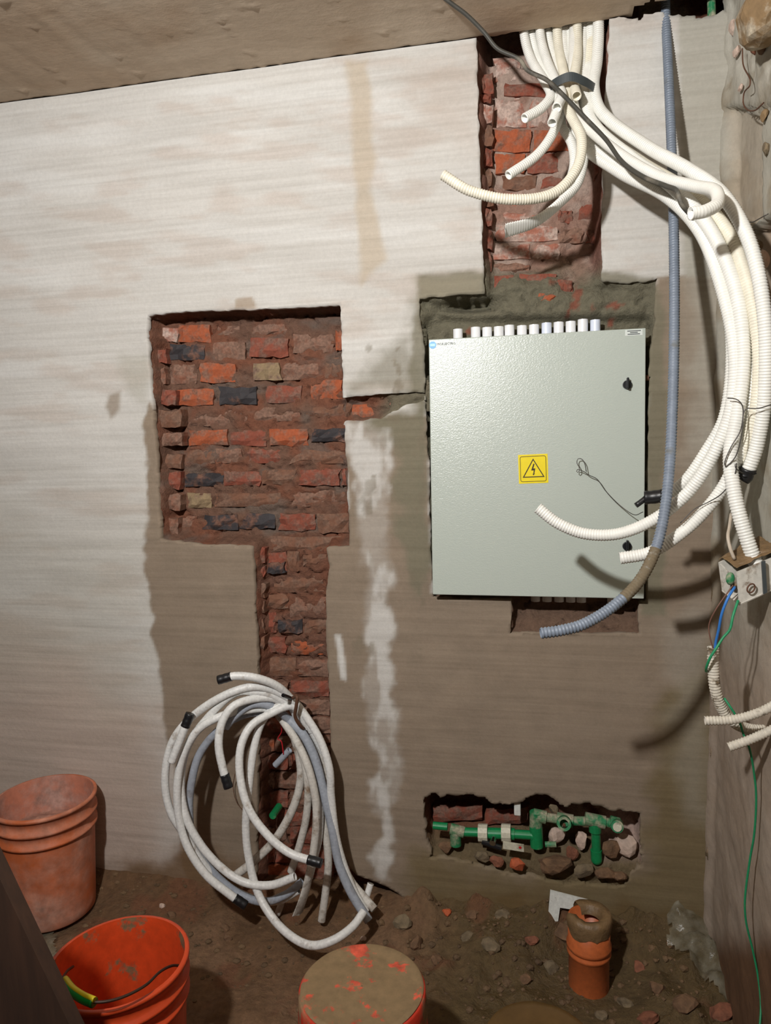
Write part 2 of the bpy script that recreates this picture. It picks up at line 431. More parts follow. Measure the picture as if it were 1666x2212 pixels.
# ------------------------------------------------------------------ back wall: outlines of what was chiselled out (wall metres)
def wallpoly(lst):
    return np.array([[W(a, b_)[0], W(a, b_)[2]] for a, b_ in lst])
H_NICHE = wallpoly([(316, 682), (420, 672), (560, 668), (640, 664), (735, 660), (740, 760), (742, 859), (830, 851), (919, 846), (919, 866),
    (872, 876), (840, 894), (822, 904), (746, 911), (750, 1040), (754, 1180), (707, 1183), (712, 1230), (704, 1300), (706, 1400), (711, 1500),
    (716, 1620), (720, 1760), (735, 1850), (770, 1890), (840, 1918), (890, 1950), (900, 2200), (540, 2200), (552, 1900), (556, 1700), (558, 1500),
    (552, 1330), (545, 1180), (430, 1176), (346, 1166), (342, 1060), (334, 940), (326, 840), (318, 750)])
H_SLOT = wallpoly([(1026, -60), (1030, 110), (1034, 250), (1040, 450), (1046, 632), (980, 638), (904, 644), (908, 700), (917, 760), (919, 900),
    (926, 1000), (930, 1150), (936, 1292), (1104, 1294), (1105, 1366), (1250, 1370), (1380, 1369), (1382, 1299), (1394, 1298), (1398, 1000), (1404, 760),
    (1416, 690), (1417, 606), (1360, 612), (1302, 606), (1300, 500), (1303, 350), (1309, 200), (1316, 80), (1324, -60)])
H_PLUMB = wallpoly([(917, 1722), (935, 1712), (962, 1720), (1010, 1716), (1060, 1734), (1100, 1738), (1128, 1732), (1158, 1718), (1188, 1726), (1225, 1744),
    (1272, 1736), (1330, 1752), (1380, 1752), (1386, 1800), (1384, 1880), (1340, 1912), (1230, 1910), (1100, 1885), (1000, 1862), (932, 1850), (921, 1790)])
H_TOP = wallpoly([(1338, 36), (1380, 40), (1430, 26), (1470, 40), (1520, 34), (1560, 24), (1600, 30), (1600, -60), (1338, -60)])
HOLES = [H_NICHE, H_SLOT, H_PLUMB, H_TOP]

def wall_sdf(x, z, rag=0.004):
    d = np.full(np.shape(x), 9.0)
    for i, h in enumerate(HOLES):
        k = rag*(3.2 if i >= 2 else 1.2)
        d = np.minimum(d, sdf(h, x, z) + (fbm(x*38, z*38, 11+i, 3)-0.5)*2*k)
    return d

def soft(px, py, poly, s, seed=0, warp=14, ws=0.02):
    """0..1 membership of a stain whose outline is given on the wall (photo-referenced), edge width s, wobbling edge"""
    d = sdf(poly, px, py) + (fbm(px*ws, py*ws, seed, 4)-0.5)*2*warp
    return 1-sstep(-s, s, d)

WHITE = lin((206, 203, 197)); BROWN = lin((143, 127, 109)); CEM = lin((124, 119, 100)); MUDC = lin((122, 96, 68))
PINK = lin((188, 170, 156)); TAN = lin((192, 178, 158)); BRIGHT = lin((218, 217, 213)); GREYP = lin((176, 172, 160)); DARKST = lin((128, 118, 100))
def wall_color(px, py):
    n1 = fbm(px*0.006, py*0.012, 3)[..., None]; n2 = fbm(px*0.03, py*0.03, 5)[..., None]
    c = WHITE*(0.93+0.14*n1)
    def lay(c, k, colr, amt=1.0): k = (k*amt)[..., None]; return c*(1-k) + colr*k
    # uneven lime wash
    c = lay(c, sstep(0.50, 0.75, fbm(px*0.004, py*0.02, 21)), BRIGHT, 0.55)
    c = lay(c, sstep(0.52, 0.72, fbm(px*0.008, py*0.03, 23)), PINK, 0.35)
    c = lay(c, soft(px, py, [(0, 1350), (360, 1500), (380, 1960), (-200, 1960), (-200, 1450)], 90, 31, 60, 0.008), PINK, 0.85)
    c = lay(c, soft(px, py, [(0, 1050), (300, 1150), (330, 1500), (-200, 1500), (-200, 1000)], 120, 32, 80, 0.008), GREYP, 0.45)
    c = lay(c, soft(px, py, [(880, 150), (1020, 140), (1020, 300), (900, 280)], 60, 33, 40), PINK, 0.4)
    # filled chase near the middle
    c = lay(c, soft(px, py, [(752, 135), (795, 130), (808, 300), (802, 420), (830, 560), (780, 620), (768, 420), (760, 300)], 10, 34, 12), TAN, 0.8)
    c = lay(c, soft(px, py, [(1465, 20), (1580, 10), (1580, 640), (1480, 640), (1470, 300)], 8, 35, 6), GREYP, 0.9)
    # raw brown render
    raw = [(322, 870), (308, 905), (312, 980), (318, 1080), (312, 1190), (322, 1290), (332, 1390), (346, 1460), (356, 1560), (364, 1620), (380, 1700),
           (400, 1900), (400, 2100), (1700, 2100), (1700, 600), (1418, 600), (1400, 700), (1400, 1200), (935, 1280), (922, 900), (745, 905), (754, 1100), (360, 1100), (345, 900)]
    kraw = soft(px, py, raw, 5, 41, 11, 0.03)
    c = lay(c, kraw, BROWN*(0.9+0.2*n2), 0.97)
    # corner strip stays paler towards the top
    c = lay(c, soft(px, py, [(1478, 500), (1580, 500), (1570, 1100), (1500, 1050)], 50, 42, 40), GREYP, 0.7)
    # cement patch round the box and its runs
    c = lay(c, soft(px, py, [(900, 590), (1418, 590), (1440, 700), (1432, 1000), (1440, 1330), (1385, 1330), (1300, 690), (930, 690), (905, 1290), (900, 880), (886, 850), (896, 640)], 8, 43, 16), CEM, 0.85)
    c = lay(c, soft(px, py, [(800, 905), (922, 868), (926, 1300), (890, 1290), (862, 1120), (850, 1000)], 16, 44, 32), CEM, 0.85)
    c = lay(c, soft(px, py, [(748, 830), (905, 700), (908, 640), (880, 640), (900, 850), (742, 858)], 22, 45, 30), CEM, 0.6)
    # white wash left in a strip beside the chase
    c = lay(c, soft(px, py, [(750, 915), (820, 940), (850, 1030), (842, 1180), (846, 1400), (858, 1650), (842, 1900), (820, 1900), (815, 1600), (792, 1400), (775, 1200), (758, 1100)], 12, 46, 34)*(0.35+0.65*sstep(0.36, 0.56, fbm(px*0.03, py*0.012, 48))), BRIGHT, 0.74)
    c = lay(c, soft(px, py, [(722, 1370), (738, 1370), (748, 1470), (738, 1465)], 4, 47, 6), BRIGHT, 0.9)
    # damp blotches
    bl = sstep(0.66, 0.72, fbm(px*0.035, py*0.02, 51)) * soft(px, py, [(770, 720), (925, 640), (930, 1300), (900, 1450), (760, 1400), (790, 900)], 40, 52)
    c = lay(c, bl, DARKST, 0.6)
    c = lay(c, soft(px, py, [(235, 852), (262, 842), (258, 885), (240, 905), (228, 880)], 6, 53, 7), lin((150, 136, 120)), 0.8)
    c = lay(c, soft(px, py, [(510, 645), (545, 640), (558, 668), (508, 668)], 4, 54, 5), lin((168, 150, 130)), 0.8)
    c = lay(c, soft(px, py, [(262, 770), (320, 760), (320, 880), (275, 850)], 18, 55, 20), GREYP, 0.6)
    c = lay(c, soft(px, py, [(900, 600), (1045, 590), (1045, 640), (900, 655)], 18, 56, 10), lin((150, 142, 122)), 0.7)
    # mud thrown up the foot of the wall, greenish on the right
    c = lay(c, soft(px, py, [(-100, 1890), (300, 1870), (430, 1830), (560, 1900), (560, 2100), (-100, 2100)], 26, 57, 34), MUDC, 0.9)
    c = lay(c, soft(px, py, [(885, 1850), (1180, 1880), (1390, 1870), (1430, 1500), (1570, 1380), (1580, 2150), (880, 2150)], 40, 58, 40), lin((120, 105, 74)), 0.85)
    c = lay(c, soft(px, py, [(870, 1950), (1100, 1930), (1400, 1960), (1580, 2000), (1580, 2200), (860, 2200)], 25, 59, 30), lin((112, 92, 60)), 0.9)
    c = lay(c, soft(px, py, [(1440, 1350), (1530, 1300), (1530, 1780), (1470, 1760)], 40, 60, 30), GREYP, 0.35)
    return np.clip(c, 0, 1)

def plaster_wall():
    h = 0.007
    xs = np.arange(-1.96, XR+h*0.5, h); zs = np.arange(-0.02, ZC+0.004, h)
    nx, nz = len(xs), len(zs)
    X, Z = np.meshgrid(xs, zs)
    d = wall_sdf(X, Z)
    gx = (wall_sdf(X+0.001, Z)-d)/0.001; gz = (wall_sdf(X, Z+0.001)-d)/0.001
    gl = np.sqrt(gx**2+gz**2)+1e-6
    sn = (np.abs(d) < h*0.72)
    X2 = np.where(sn, X-gx/gl*np.clip(d/gl, -h*0.5, h*0.5), X); Z2 = np.where(sn, Z-gz/gl*np.clip(d/gl, -h*0.5, h*0.5), Z)
    edge = sstep(0, 0.05, X+1.9)
    Y = (-(fbm(X*5, Z*7, 71)-0.5)*0.008 - (fbm(X*3, Z*45, 72, 3)-0.5)*0.0022)*edge
    V = np.stack([X2, Y, Z2], -1).reshape(-1, 3)
    xc = (X[:-1, :-1]+X[1:, 1:])/2; zc = (Z[:-1, :-1]+Z[1:, 1:])/2
    keep = wall_sdf(xc, zc) > 0
    idx = np.arange(nx*nz).reshape(nz, nx)
    Q = np.stack([idx[:-1, :-1], idx[:-1, 1:], idx[1:, 1:], idx[1:, :-1]], -1)
    K = np.pad(keep, 1, constant_values=True)
    sides = []
    jj, ii = np.nonzero(keep)
    for dj, di, a, c in ((-1, 0, 0, 1), (0, 1, 1, 2), (1, 0, 2, 3), (0, -1, 3, 0)):
        open_ = ~K[jj+1+dj, ii+1+di]
        q = Q[jj[open_], ii[open_]]
        sides.append(np.stack([q[:, c], q[:, a]], 1))
    S = np.vstack(sides)
    Qf = Q[keep]
    # return edge of the render, 22 mm thick and a little ragged
    u, inv = np.unique(S.ravel(), return_inverse=True)
    base = len(V)
    back = V[u].copy(); back[:, 1] = 0.022 + (fbm(back[:, 0]*60, back[:, 2]*60, 73, 2)-0.5)*0.012
    inv = inv.reshape(-1, 2)
    Qs = np.stack([S[:, 0], S[:, 1], base+inv[:, 1], base+inv[:, 0]], -1)
    Vall = np.vstack([V, back])
    px, py = project(np.stack([Vall[:, 0], np.zeros(len(Vall)), Vall[:, 2]], 1))
    C = wall_color(px, py)
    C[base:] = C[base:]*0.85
    # plain continuation to the left corner
    k = len(Vall)
    ext = np.array([[-3.0, 0, -0.02], [-1.96, 0, -0.02], [-1.96, 0, ZC], [-3.0, 0, ZC]])
    Vall = np.vstack([Vall, ext]); C = np.vstack([C, np.tile(WHITE, (4, 1))])
    Qall = np.vstack([Qf, Qs, [[k, k+1, k+2, k+3]]])
    used, inv = np.unique(Qall.ravel(), return_inverse=True)
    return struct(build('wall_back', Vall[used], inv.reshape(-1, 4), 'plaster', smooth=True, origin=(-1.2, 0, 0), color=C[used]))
wall_back = plaster_wall()

def heightfield(name, x0, x1, z0, z1, h, depth_fn, color_fn, parent, mat='masonry', hole=None):
    xs = np.arange(x0, x1+h*0.5, h); zs = np.arange(z0, z1+h*0.5, h)
    X, Z = np.meshgrid(xs, zs)
    px, py = project(np.stack([X.ravel(), np.zeros(X.size), Z.ravel()], 1))
    px = px.reshape(X.shape); py = py.reshape(X.shape)
    D = depth_fn(X, Z, px, py)
    V = np.stack([X, D, Z], -1).reshape(-1, 3)
    idx = np.arange(X.size).reshape(X.shape)
    Q = np.stack([idx[:-1, :-1], idx[:-1, 1:], idx[1:, 1:], idx[1:, :-1]], -1).reshape(-1, 4)
    C = color_fn(X, Z, px, py, D).reshape(-1, 3)
    if hole is not None:                                  # only behind its own opening
        Q = Q[(sdf(hole, X, Z) < 0.035).ravel()[Q].all(axis=1)]
        used, inv = np.unique(Q.ravel(), return_inverse=True); V = V[used]; C = C[used]; Q = inv.reshape(-1, 4)
    return build(name, V, Q, mat, parent, color=C)
MB_ = lin((124, 93, 77)); MR_ = lin((134, 88, 68)); MG_ = lin((120, 107, 97)); MPINK = lin((186, 162, 148))
def blend(a, b_, k): return a*(1-k[..., None]) + b_*k[..., None]

# --- niche and the chase under it
def niche_depth(X, Z, px, py):
    s = sdf(H_NICHE, X, Z)
    d0 = 0.092 + 0*X
    d0 = np.where((px > 738) & (py < 930), 0.05 - 0.045*sstep(760, 900, px), d0)
    d0 = d0 - 0.012*sstep(1170, 1200, py)
    n = fbm(X*26, Z*26, 81, 4)-0.5
    top = sstep(0.0, 0.02, Z-W(500, 720)[2])
    k = sstep(-0.004, 0.022-0.014*top, -s + (fbm(X*30, Z*22, 82, 3)-0.5)*0.030*(1-0.7*top))
    crev = np.exp(-((fbm(X*10, Z*24, 86, 3)-0.5)/0.022)**2)*0.016
    return 0.014 + (d0-0.014)*k + n*0.020*k + crev*k + (fbm(X*90, Z*90, 83, 2)-0.5)*0.008
def niche_col(X, Z, px, py, D):
    c = blend(np.broadcast_to(MB_, X.shape+(3,)), MR_, sstep(0.4, 0.65, fbm(X*12, Z*14, 84)))
    c = blend(c, MG_, sstep(0.52, 0.66, fbm(X*7, Z*16, 85))*0.7)
    c = blend(c, MR_*0.9, sstep(1150, 1250, py)*0.65)
    cem = sstep(800, 850, px)*(py < 960)
    return blend(c, CEM, cem*0.9)
heightfield('mortar_bed', *(W(300, 1100)[0], W(930, 1100)[0]+0.01, -0.02, W(700, 640)[2], 0.006), niche_depth, niche_col, wall_back, hole=H_NICHE)

# --- slot from the ceiling and the opening for the box
def slot_depth(X, Z, px, py):
    s = sdf(H_SLOT, X, Z)
    n = fbm(X*24, Z*24, 91, 4)-0.5
    d0 = 0.088 + 0*X
    d0 = d0 + 0.10*(1-sstep(96, 118, py+(fbm(X*20, Z*20, 98)-0.5)*30))
    kc = sstep(555, 640, py + (fbm(X*14, Z*14, 92, 3)-0.5)*70)          # cement packed in above the box
    d0 = d0*(1-kc) + 0.026*kc
    gap = np.exp(-(((px-1010)/60)**2 + ((py-652)/16)**2))*0.10 + np.exp(-(((px-1340)/60)**2 + ((py-618)/8)**2))*0.025
    d0 = d0 + gap*sstep(560, 600, py)
    d0 = d0 + 0.040*sstep(672, 692, py)
    d0 = np.where((py > 745) & (py < 1292), 0.15, d0)
    d0 = np.where(py >= 1292, 0.075 - 0.045*sstep(1320, 1362, py), d0)
    k = sstep(-0.004, 0.024, -s + (fbm(X*30, Z*22, 93, 3)-0.5)*0.026)
    k = np.where(py > 700, np.maximum(k, (s < 0.0)*1.0), k)
    crev = np.exp(-((fbm(X*9, Z*18, 97, 3)-0.5)/0.022)**2)*0.014
    return 0.014 + (d0-0.014)*k + n*0.024*k + crev*k + (fbm(X*90, Z*90, 94, 2)-0.5)*0.008
def slot_col(X, Z, px, py, D):
    c = blend(np.broadcast_to(MPINK, X.shape+(3,)), lin((164, 130, 114)), sstep(0.45, 0.62, fbm(X*12, Z*12, 95)))
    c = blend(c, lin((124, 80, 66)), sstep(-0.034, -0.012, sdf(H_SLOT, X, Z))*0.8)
    kc = sstep(540, 610, py + (fbm(X*14, Z*14, 92, 3)-0.5)*90)
    c = blend(c, CEM, kc)
    c = blend(c, lin((146, 94, 76)), kc*sstep(0.70, 0.76, fbm(X*22, Z*22, 96))*(py < 720))
    return blend(c, MB_, (py > 1290)*0.8)
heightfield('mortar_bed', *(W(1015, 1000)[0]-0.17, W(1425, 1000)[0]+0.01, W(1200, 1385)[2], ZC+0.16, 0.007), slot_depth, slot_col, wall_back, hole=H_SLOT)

# --- broken opening with the water pipes
def plumb_depth(X, Z, px, py):
    s = sdf(H_PLUMB, X, Z)
    lim = 1800 + (px-920)*0.06
    d0 = 0.115*(1-sstep(lim-5, lim+62, py)) + 0.012
    n = fbm(X*24, Z*30, 101, 4)-0.5
    k = sstep(-0.006, 0.006, -s + (fbm(X*30, Z*30, 102, 3)-0.5)*0.012)
    return 0.010 + (d0-0.010)*k + n*0.034*k
def plumb_col(X, Z, px, py, D):
    c = blend(np.broadcast_to(lin((124, 82, 62)), X.shape+(3,)), lin((120, 104, 78)), sstep(1790, 1850, py + (fbm(X*10, Z*10, 103)-0.5)*60))
    c = blend(c, lin((204, 176, 162)), sstep(1200, 1260, px)*sstep(1770, 1790, py)*(1-sstep(1850, 1880, py))*sstep(0.35, 0.5, fbm(X*14, Z*14, 104)))
    return c
heightfield('mortar_bed', *(W(905, 1800)[0], W(1395, 1800)[0], W(1150, 1930)[2], W(1150, 1700)[2], 0.006), plumb_depth, plumb_col, wall_back, hole=H_PLUMB)
# --- broken head of the wall by the corner
heightfield('broken_edge', *(W(1330, 30)[0], XR, W(1450, 60)[2], ZC+0.16, 0.008),
    lambda X, Z, px, py: 0.018 + 0.07*sstep(-0.002, 0.02, -sdf(H_TOP, X, Z)) + (fbm(X*30, Z*30, 111)-0.5)*0.03,
    lambda X, Z, px, py, D: blend(np.broadcast_to(lin((150, 132, 112)), X.shape+(3,)), lin((104, 66, 50)), sstep(0.45, 0.6, fbm(X*14, Z*14, 112))), wall_back)

# --- bricks, one by one
def brick(x0, y0, x1, y1, mat, depth, seed, thick=0.05, jag=1.0):
    """pixel box on the wall -> a rough brick whose face stands at y = depth"""
    a = W(x0, y1, depth); c = W(x1, y0, depth); bR = W(x1, y1, depth); tL = W(x0, y0, depth)
    nx, nz = 6, 4
    r_ = np.random.default_rng(seed)
    u, v = np.meshgrid(np.linspace(0, 1, nx), np.linspace(0, 1, nz))
    P = (np.asarray(a)[None, None]*((1-u)*(1-v))[..., None] + bR[None, None]*(u*(1-v))[..., None]
         + tL[None, None]*((1-u)*v)[..., None] + c[None, None]*(u*v)[..., None])
    rim = (u == 0) | (u == 1) | (v == 0) | (v == 1)
    P[..., 1] += np.where(rim, 0.006, 0)*jag + r_.normal(size=u.shape)*0.0028*jag
    P[..., 0] += r_.normal(size=u.shape)*0.0024*jag; P[..., 2] += r_.normal(size=u.shape)*0.0020*jag
    V = P.reshape(-1, 3).tolist(); idx = np.arange(nx*nz).reshape(nz, nx)
    Fc = [[idx[j, i], idx[j, i+1], idx[j+1, i+1], idx[j+1, i]] for j in range(nz-1) for i in range(nx-1)]
    ring = list(idx[0, :]) + list(idx[1:, -1]) + list(idx[-1, -2::-1]) + list(idx[-2:0:-1, 0])
    k = len(V)
    for q in ring: V.append([V[q][0], V[q][1]+thick, V[q][2]])
    n = len(ring)
    for i in range(n): Fc.append([ring[(i+1) % n], ring[i], k+i, k+(i+1) % n])
    return build('brick', V, Fc, 'b_'+mat, wall_back)
_s = [1000]
def bricks(lst, ox, oy, sc, depth):
    for it in lst:
        x0, y0, x1, y1, mt_ = it[:5]
        dd = depth + 0.004 + (it[5] if len(it) > 5 else 0.0) + random.uniform(-0.004, 0.005)
        _s[0] += 1
        brick(ox+x0*sc, oy+y0*sc, ox+x1*sc, oy+y1*sc, mt_, dd, _s[0])
bricks([(110, 215, 250, 290, 'pink'), (255, 198, 420, 290, 'orange'), (465, 205, 610, 255, 'dusty', .008), (640, 195, 830, 250, 'dusty', .008),
    (210, 303, 395, 385, 'dark'), (440, 292, 610, 385, 'dusty'), (635, 268, 835, 370, 'red'), (865, 248, 1080, 345, 'dusty', .004), (1092, 230, 1125, 330, 'orange'),
    (205, 412, 352, 510, 'dusty', .006), (370, 402, 555, 505, 'orange'), (650, 402, 795, 490, 'tan'), (812, 405, 1000, 490, 'dusty', .005), (1015, 375, 1128, 480, 'brown', .004),
    (245, 540, 437, 625, 'orange'), (470, 528, 665, 620, 'dark'), (720, 522, 905, 612, 'red'), (960, 492, 1124, 592, 'orange'),
    (310, 645, 560, 735, 'dusty', .008), (590, 640, 900, 710, 'dusty', .009), (925, 622, 1130, 692, 'brown', .006),
    (310, 760, 515, 835, 'orange', .002), (530, 760, 722, 840, 'red'), (735, 752, 942, 840, 'orange'), (965, 747, 1137, 818, 'dark'),
    (285, 862, 445, 936, 'brown', .005), (452, 857, 592, 930, 'dusty', .004), (605, 852, 822, 932, 'red', .005), (848, 866, 1138, 936, 'brown', .006),
    (290, 988, 490, 1056, 'dark'), (496, 976, 690, 1052, 'red'), (696, 966, 882, 1046, 'brown', .003), (896, 966, 1112, 1052, 'red'), (1122, 966, 1158, 1052, 'red'),
    (300, 1092, 432, 1170, 'tan', .006), (450, 1096, 800, 1162, 'brown', .006), (850, 1082, 1156, 1164, 'dusty', .008),
    (215, 1212, 352, 1288, 'dusty', .004), (385, 1210, 570, 1287, 'dark', .002), (585, 1202, 767, 1282, 'dark'), (786, 1202, 982, 1287, 'red'), (992, 1197, 1162, 1302, 'brown'),
    (742, 1322, 1122, 1398, 'brown', -.004)], 280, 620, 0.4082, 0.078)
# broken ends along the left cheek of the niche
for k, (y0, y1, x1) in enumerate([(330, 398, 190), (428, 512, 185), (545, 622, 240), (652, 742, 262), (772, 842, 270), (885, 962, 272), (982, 1072, 262), (1100, 1180, 262), (1225, 1310, 250)]):
    sh = (y0-330)*0.045
    bricks([(128+sh, y0, x1, y1, random.choice(['brown', 'dusty', 'red']), random.uniform(-0.03, 0.0))], 280, 620, 0.4082, 0.060)
bricks([(1178, 622, 1335, 702, 'orange'), (1140, 600, 1172, 690, 'brown'), (1345, 600, 1420, 640, 'red')], 280, 620, 0.4082, 0.030)
# chase going down to the floor
chase = [(655, 82, 762, 180, 'red'), (668, 137, 752, 192, 'dark', -.012), (772, 76, 832, 182, 'brown'), (850, 92, 972, 152, 'brown'), (700, 205, 960, 285, 'brown', .006),
    (622, 300, 770, 372, 'brown', .004), (785, 312, 972, 420, 'dusty', .005), (630, 392, 712, 500, 'red', .004), (722, 437, 845, 500, 'dark'), (858, 432, 975, 502, 'brown'),
    (618, 522, 762, 604, 'red'), (790, 542, 980, 612, 'orange', .003), (640, 632, 812, 730, 'brown'), (826, 640, 982, 730, 'dusty')]
for k in range(11):
    y = 752 + k*96; off = (k % 2)*70
    for (a, c) in ((630, 770-off), (785-off, 985+k*3)):
        chase.append((a, y, c, y+78, random.choice(['brown', 'red', 'red', 'dusty', 'orange']), random.uniform(-.003, .006)))
bricks(chase, 300, 1160, 0.4158, 0.066)
for k in range(8):
    y = 60+k*92
    bricks([(598+k*2, y, 650, y+random.uniform(60, 80), random.choice(['brown', 'red']), random.uniform(-0.03, -0.012))], 300, 1160, 0.4158, 0.056)
# slot under the ceiling
bricks([(395, 262, 520, 366, 'pink', .006), (440, 382, 645, 436, 'red'), (398, 446, 540, 580, 'pink', .004), (556, 450, 655, 580, 'pink', .006), (388, 592, 565, 690, 'orange'), (580, 592, 765, 690, 'orange'),
    (400, 702, 540, 790, 'orange'), (552, 702, 690, 790, 'red'), (440, 802, 590, 870, 'brown'), (602, 802, 770, 870, 'red'), (402, 882, 650, 942, 'pink', .006), (682, 962, 757, 1016, 'red'),
    (780, 932, 884, 1002, 'red'), (405, 960, 660, 1020, 'pink', .006), (402, 1030, 690, 1100, 'pink', .002), (700, 1040, 810, 1110, 'dusty'), (392, 1114, 562, 1186, 'pink'), (820, 1052, 892, 1112, 'red'),
    (575, 1118, 700, 1186, 'pink', .006), (396, 1205, 560, 1248, 'dusty'), (396, 1262, 500, 1332, 'red', -.03), (510, 1252, 682, 1334, 'red', -.03), (600, 1342, 682, 1392, 'orange', -.05), (692, 1282, 762, 1342, 'red', -.035)], 880, 0, 0.4718, 0.074)
for k, (y0, y1) in enumerate([(335, 425), (430, 470), (475, 560), (570, 665), (680, 760), (770, 850), (860, 945), (955, 1030), (1050, 1140), (1150, 1240)]):
    bricks([(322+k*1.5, y0, 372+random.uniform(0, 24), y1, random.choice(['red', 'red', 'pink', 'brown']), random.uniform(-0.03, -0.005))], 880, 0, 0.4718, 0.062)
for k, (y0, y1) in enumerate([(130, 200), (215, 300), (740, 820), (840, 920), (1010, 1045)]):
    bricks([(862, y0, 908-k*3, y1, random.choice(['red', 'brown']), random.uniform(-0.02, 0))], 880, 0, 0.4718, 0.060)
bricks([(130, 770, 175, 850, 'red', 0)], 880, 580-180, 0.4718, 0.02)
# bed under the box
for k in range(5):
    bricks([(1112+k*54, 1330, 1112+k*54+48, 1362, random.choice(['brown', 'dusty', 'red']), .01)], 0, 0, 1, 0.045)
# brick left in the pipe opening
bricks([(935, 1744, 1040, 1776, 'red'), (1048, 1750, 1140, 1782, 'red'), (962, 1782, 1060, 1806, 'brown', .01)], 0, 0, 1, 0.085)

# ------------------------------------------------------------------ ceiling
def ceiling():
    xs = np.concatenate([np.arange(-3.0, -1.9, 0.1), np.arange(-1.9, XR+0.006, 0.012)]); xs[-1] = XR
    ys = np.concatenate([np.arange(-4.0, -1.0, 0.1), np.arange(-1.0, 0.0005, 0.010)]); ys[-1] = 0.0
    X, Y = np.meshgrid(xs, ys)
    bumps = np.clip(fbm(X*26, Y*34, 121, 3)-0.74, 0, 1)*0.03
    Zc = ZC - bumps - (fbm(X*4, Y*5, 122, 3)-0.5)*0.006*sstep(0, 0.1, -Y) - (fbm(X*30, Y*4, 123, 2)-0.5)*0.004
    edge = (Y > -0.004)
    Y2 = np.where(edge, 0.006 + (fbm(X*24, X*0+3.3, 124, 3)-0.5)*0.03, Y)
    k = sstep(-1.9, -1.85, X); Y2 = np.where(edge & (X < -0.22), 0.004, Y2)
    notch = [(0.17, 0.05), (0.22, -0.02), (0.262, -0.062), (0.34, -0.05), (0.40, -0.085), (0.47, -0.07), (0.47, 0.05)]
    xc = (X[:-1, :-1]+X[1:, 1:])/2; yc = (Y[:-1, :-1]+Y[1:, 1:])/2
    keep = sdf(notch, xc, yc) + (fbm(xc*40, yc*40, 125, 3)-0.5)*0.03 > 0
    V = np.stack([X, Y2, Zc], -1).reshape(-1, 3)
    idx = np.arange(X.size).reshape(X.shape)
    Q = np.stack([idx[:-1, :-1], idx[1:, :-1], idx[1:, 1:], idx[:-1, 1:]], -1)[keep]
    c = blend(np.broadcast_to(lin((196, 178, 157)), X.shape+(3,)), lin((210, 194, 174)), sstep(0.45, 0.7, fbm(X*3, Y*4, 126)))
    c = blend(c, lin((180, 154, 128)), sstep(0.5, 0.7, fbm(X*2.2, Y*3, 127))*0.6)
    used, inv = np.unique(Q.ravel(), return_inverse=True)
    # broken lip of the notch and of the front edge shows its thickness
    cnt = {}
    inv = inv.reshape(-1, 4)
    for q in inv:
        for a, b_ in ((0, 1), (1, 2), (2, 3), (3, 0)):
            e = (int(q[a]), int(q[b_])); er = (e[1], e[0])
            if er in cnt: del cnt[er]
            else: cnt[e] = 1
    Vu = V[used]; Cu = c.reshape(-1, 3)[used]
    Vt = Vu.copy(); Vt[:, 2] = ZC+0.05
    ed = [(a, b_) for a, b_ in cnt if Vu[a, 1] > -0.12 and Vu[b_, 1] > -0.12]
    Qs = np.array([[b_, a, a+len(Vu), b_+len(Vu)] for a, b_ in ed])
    Vall = np.vstack([Vu, Vt]); Call = np.vstack([Cu, Cu*0 + lin((130, 100, 80))]); Qall = np.vstack([inv, Qs])
    used, inv = np.unique(Qall.ravel(), return_inverse=True)
    return struct(build('ceiling', Vall[used], inv.reshape(-1, 4), 'ceiling', smooth=True, origin=(-1.2, -2, ZC), color=Call[used]))
ceil = ceiling()
M['slab'] = simple('concrete_slab', (120, 96, 78), 0.9, var=0.2, bmp=0.5)
struct(MB().box(-3.1, XR+0.2, -4.1, 0.3, ZC+0.16, ZC+0.3).build('ceiling_slab', 'slab'))

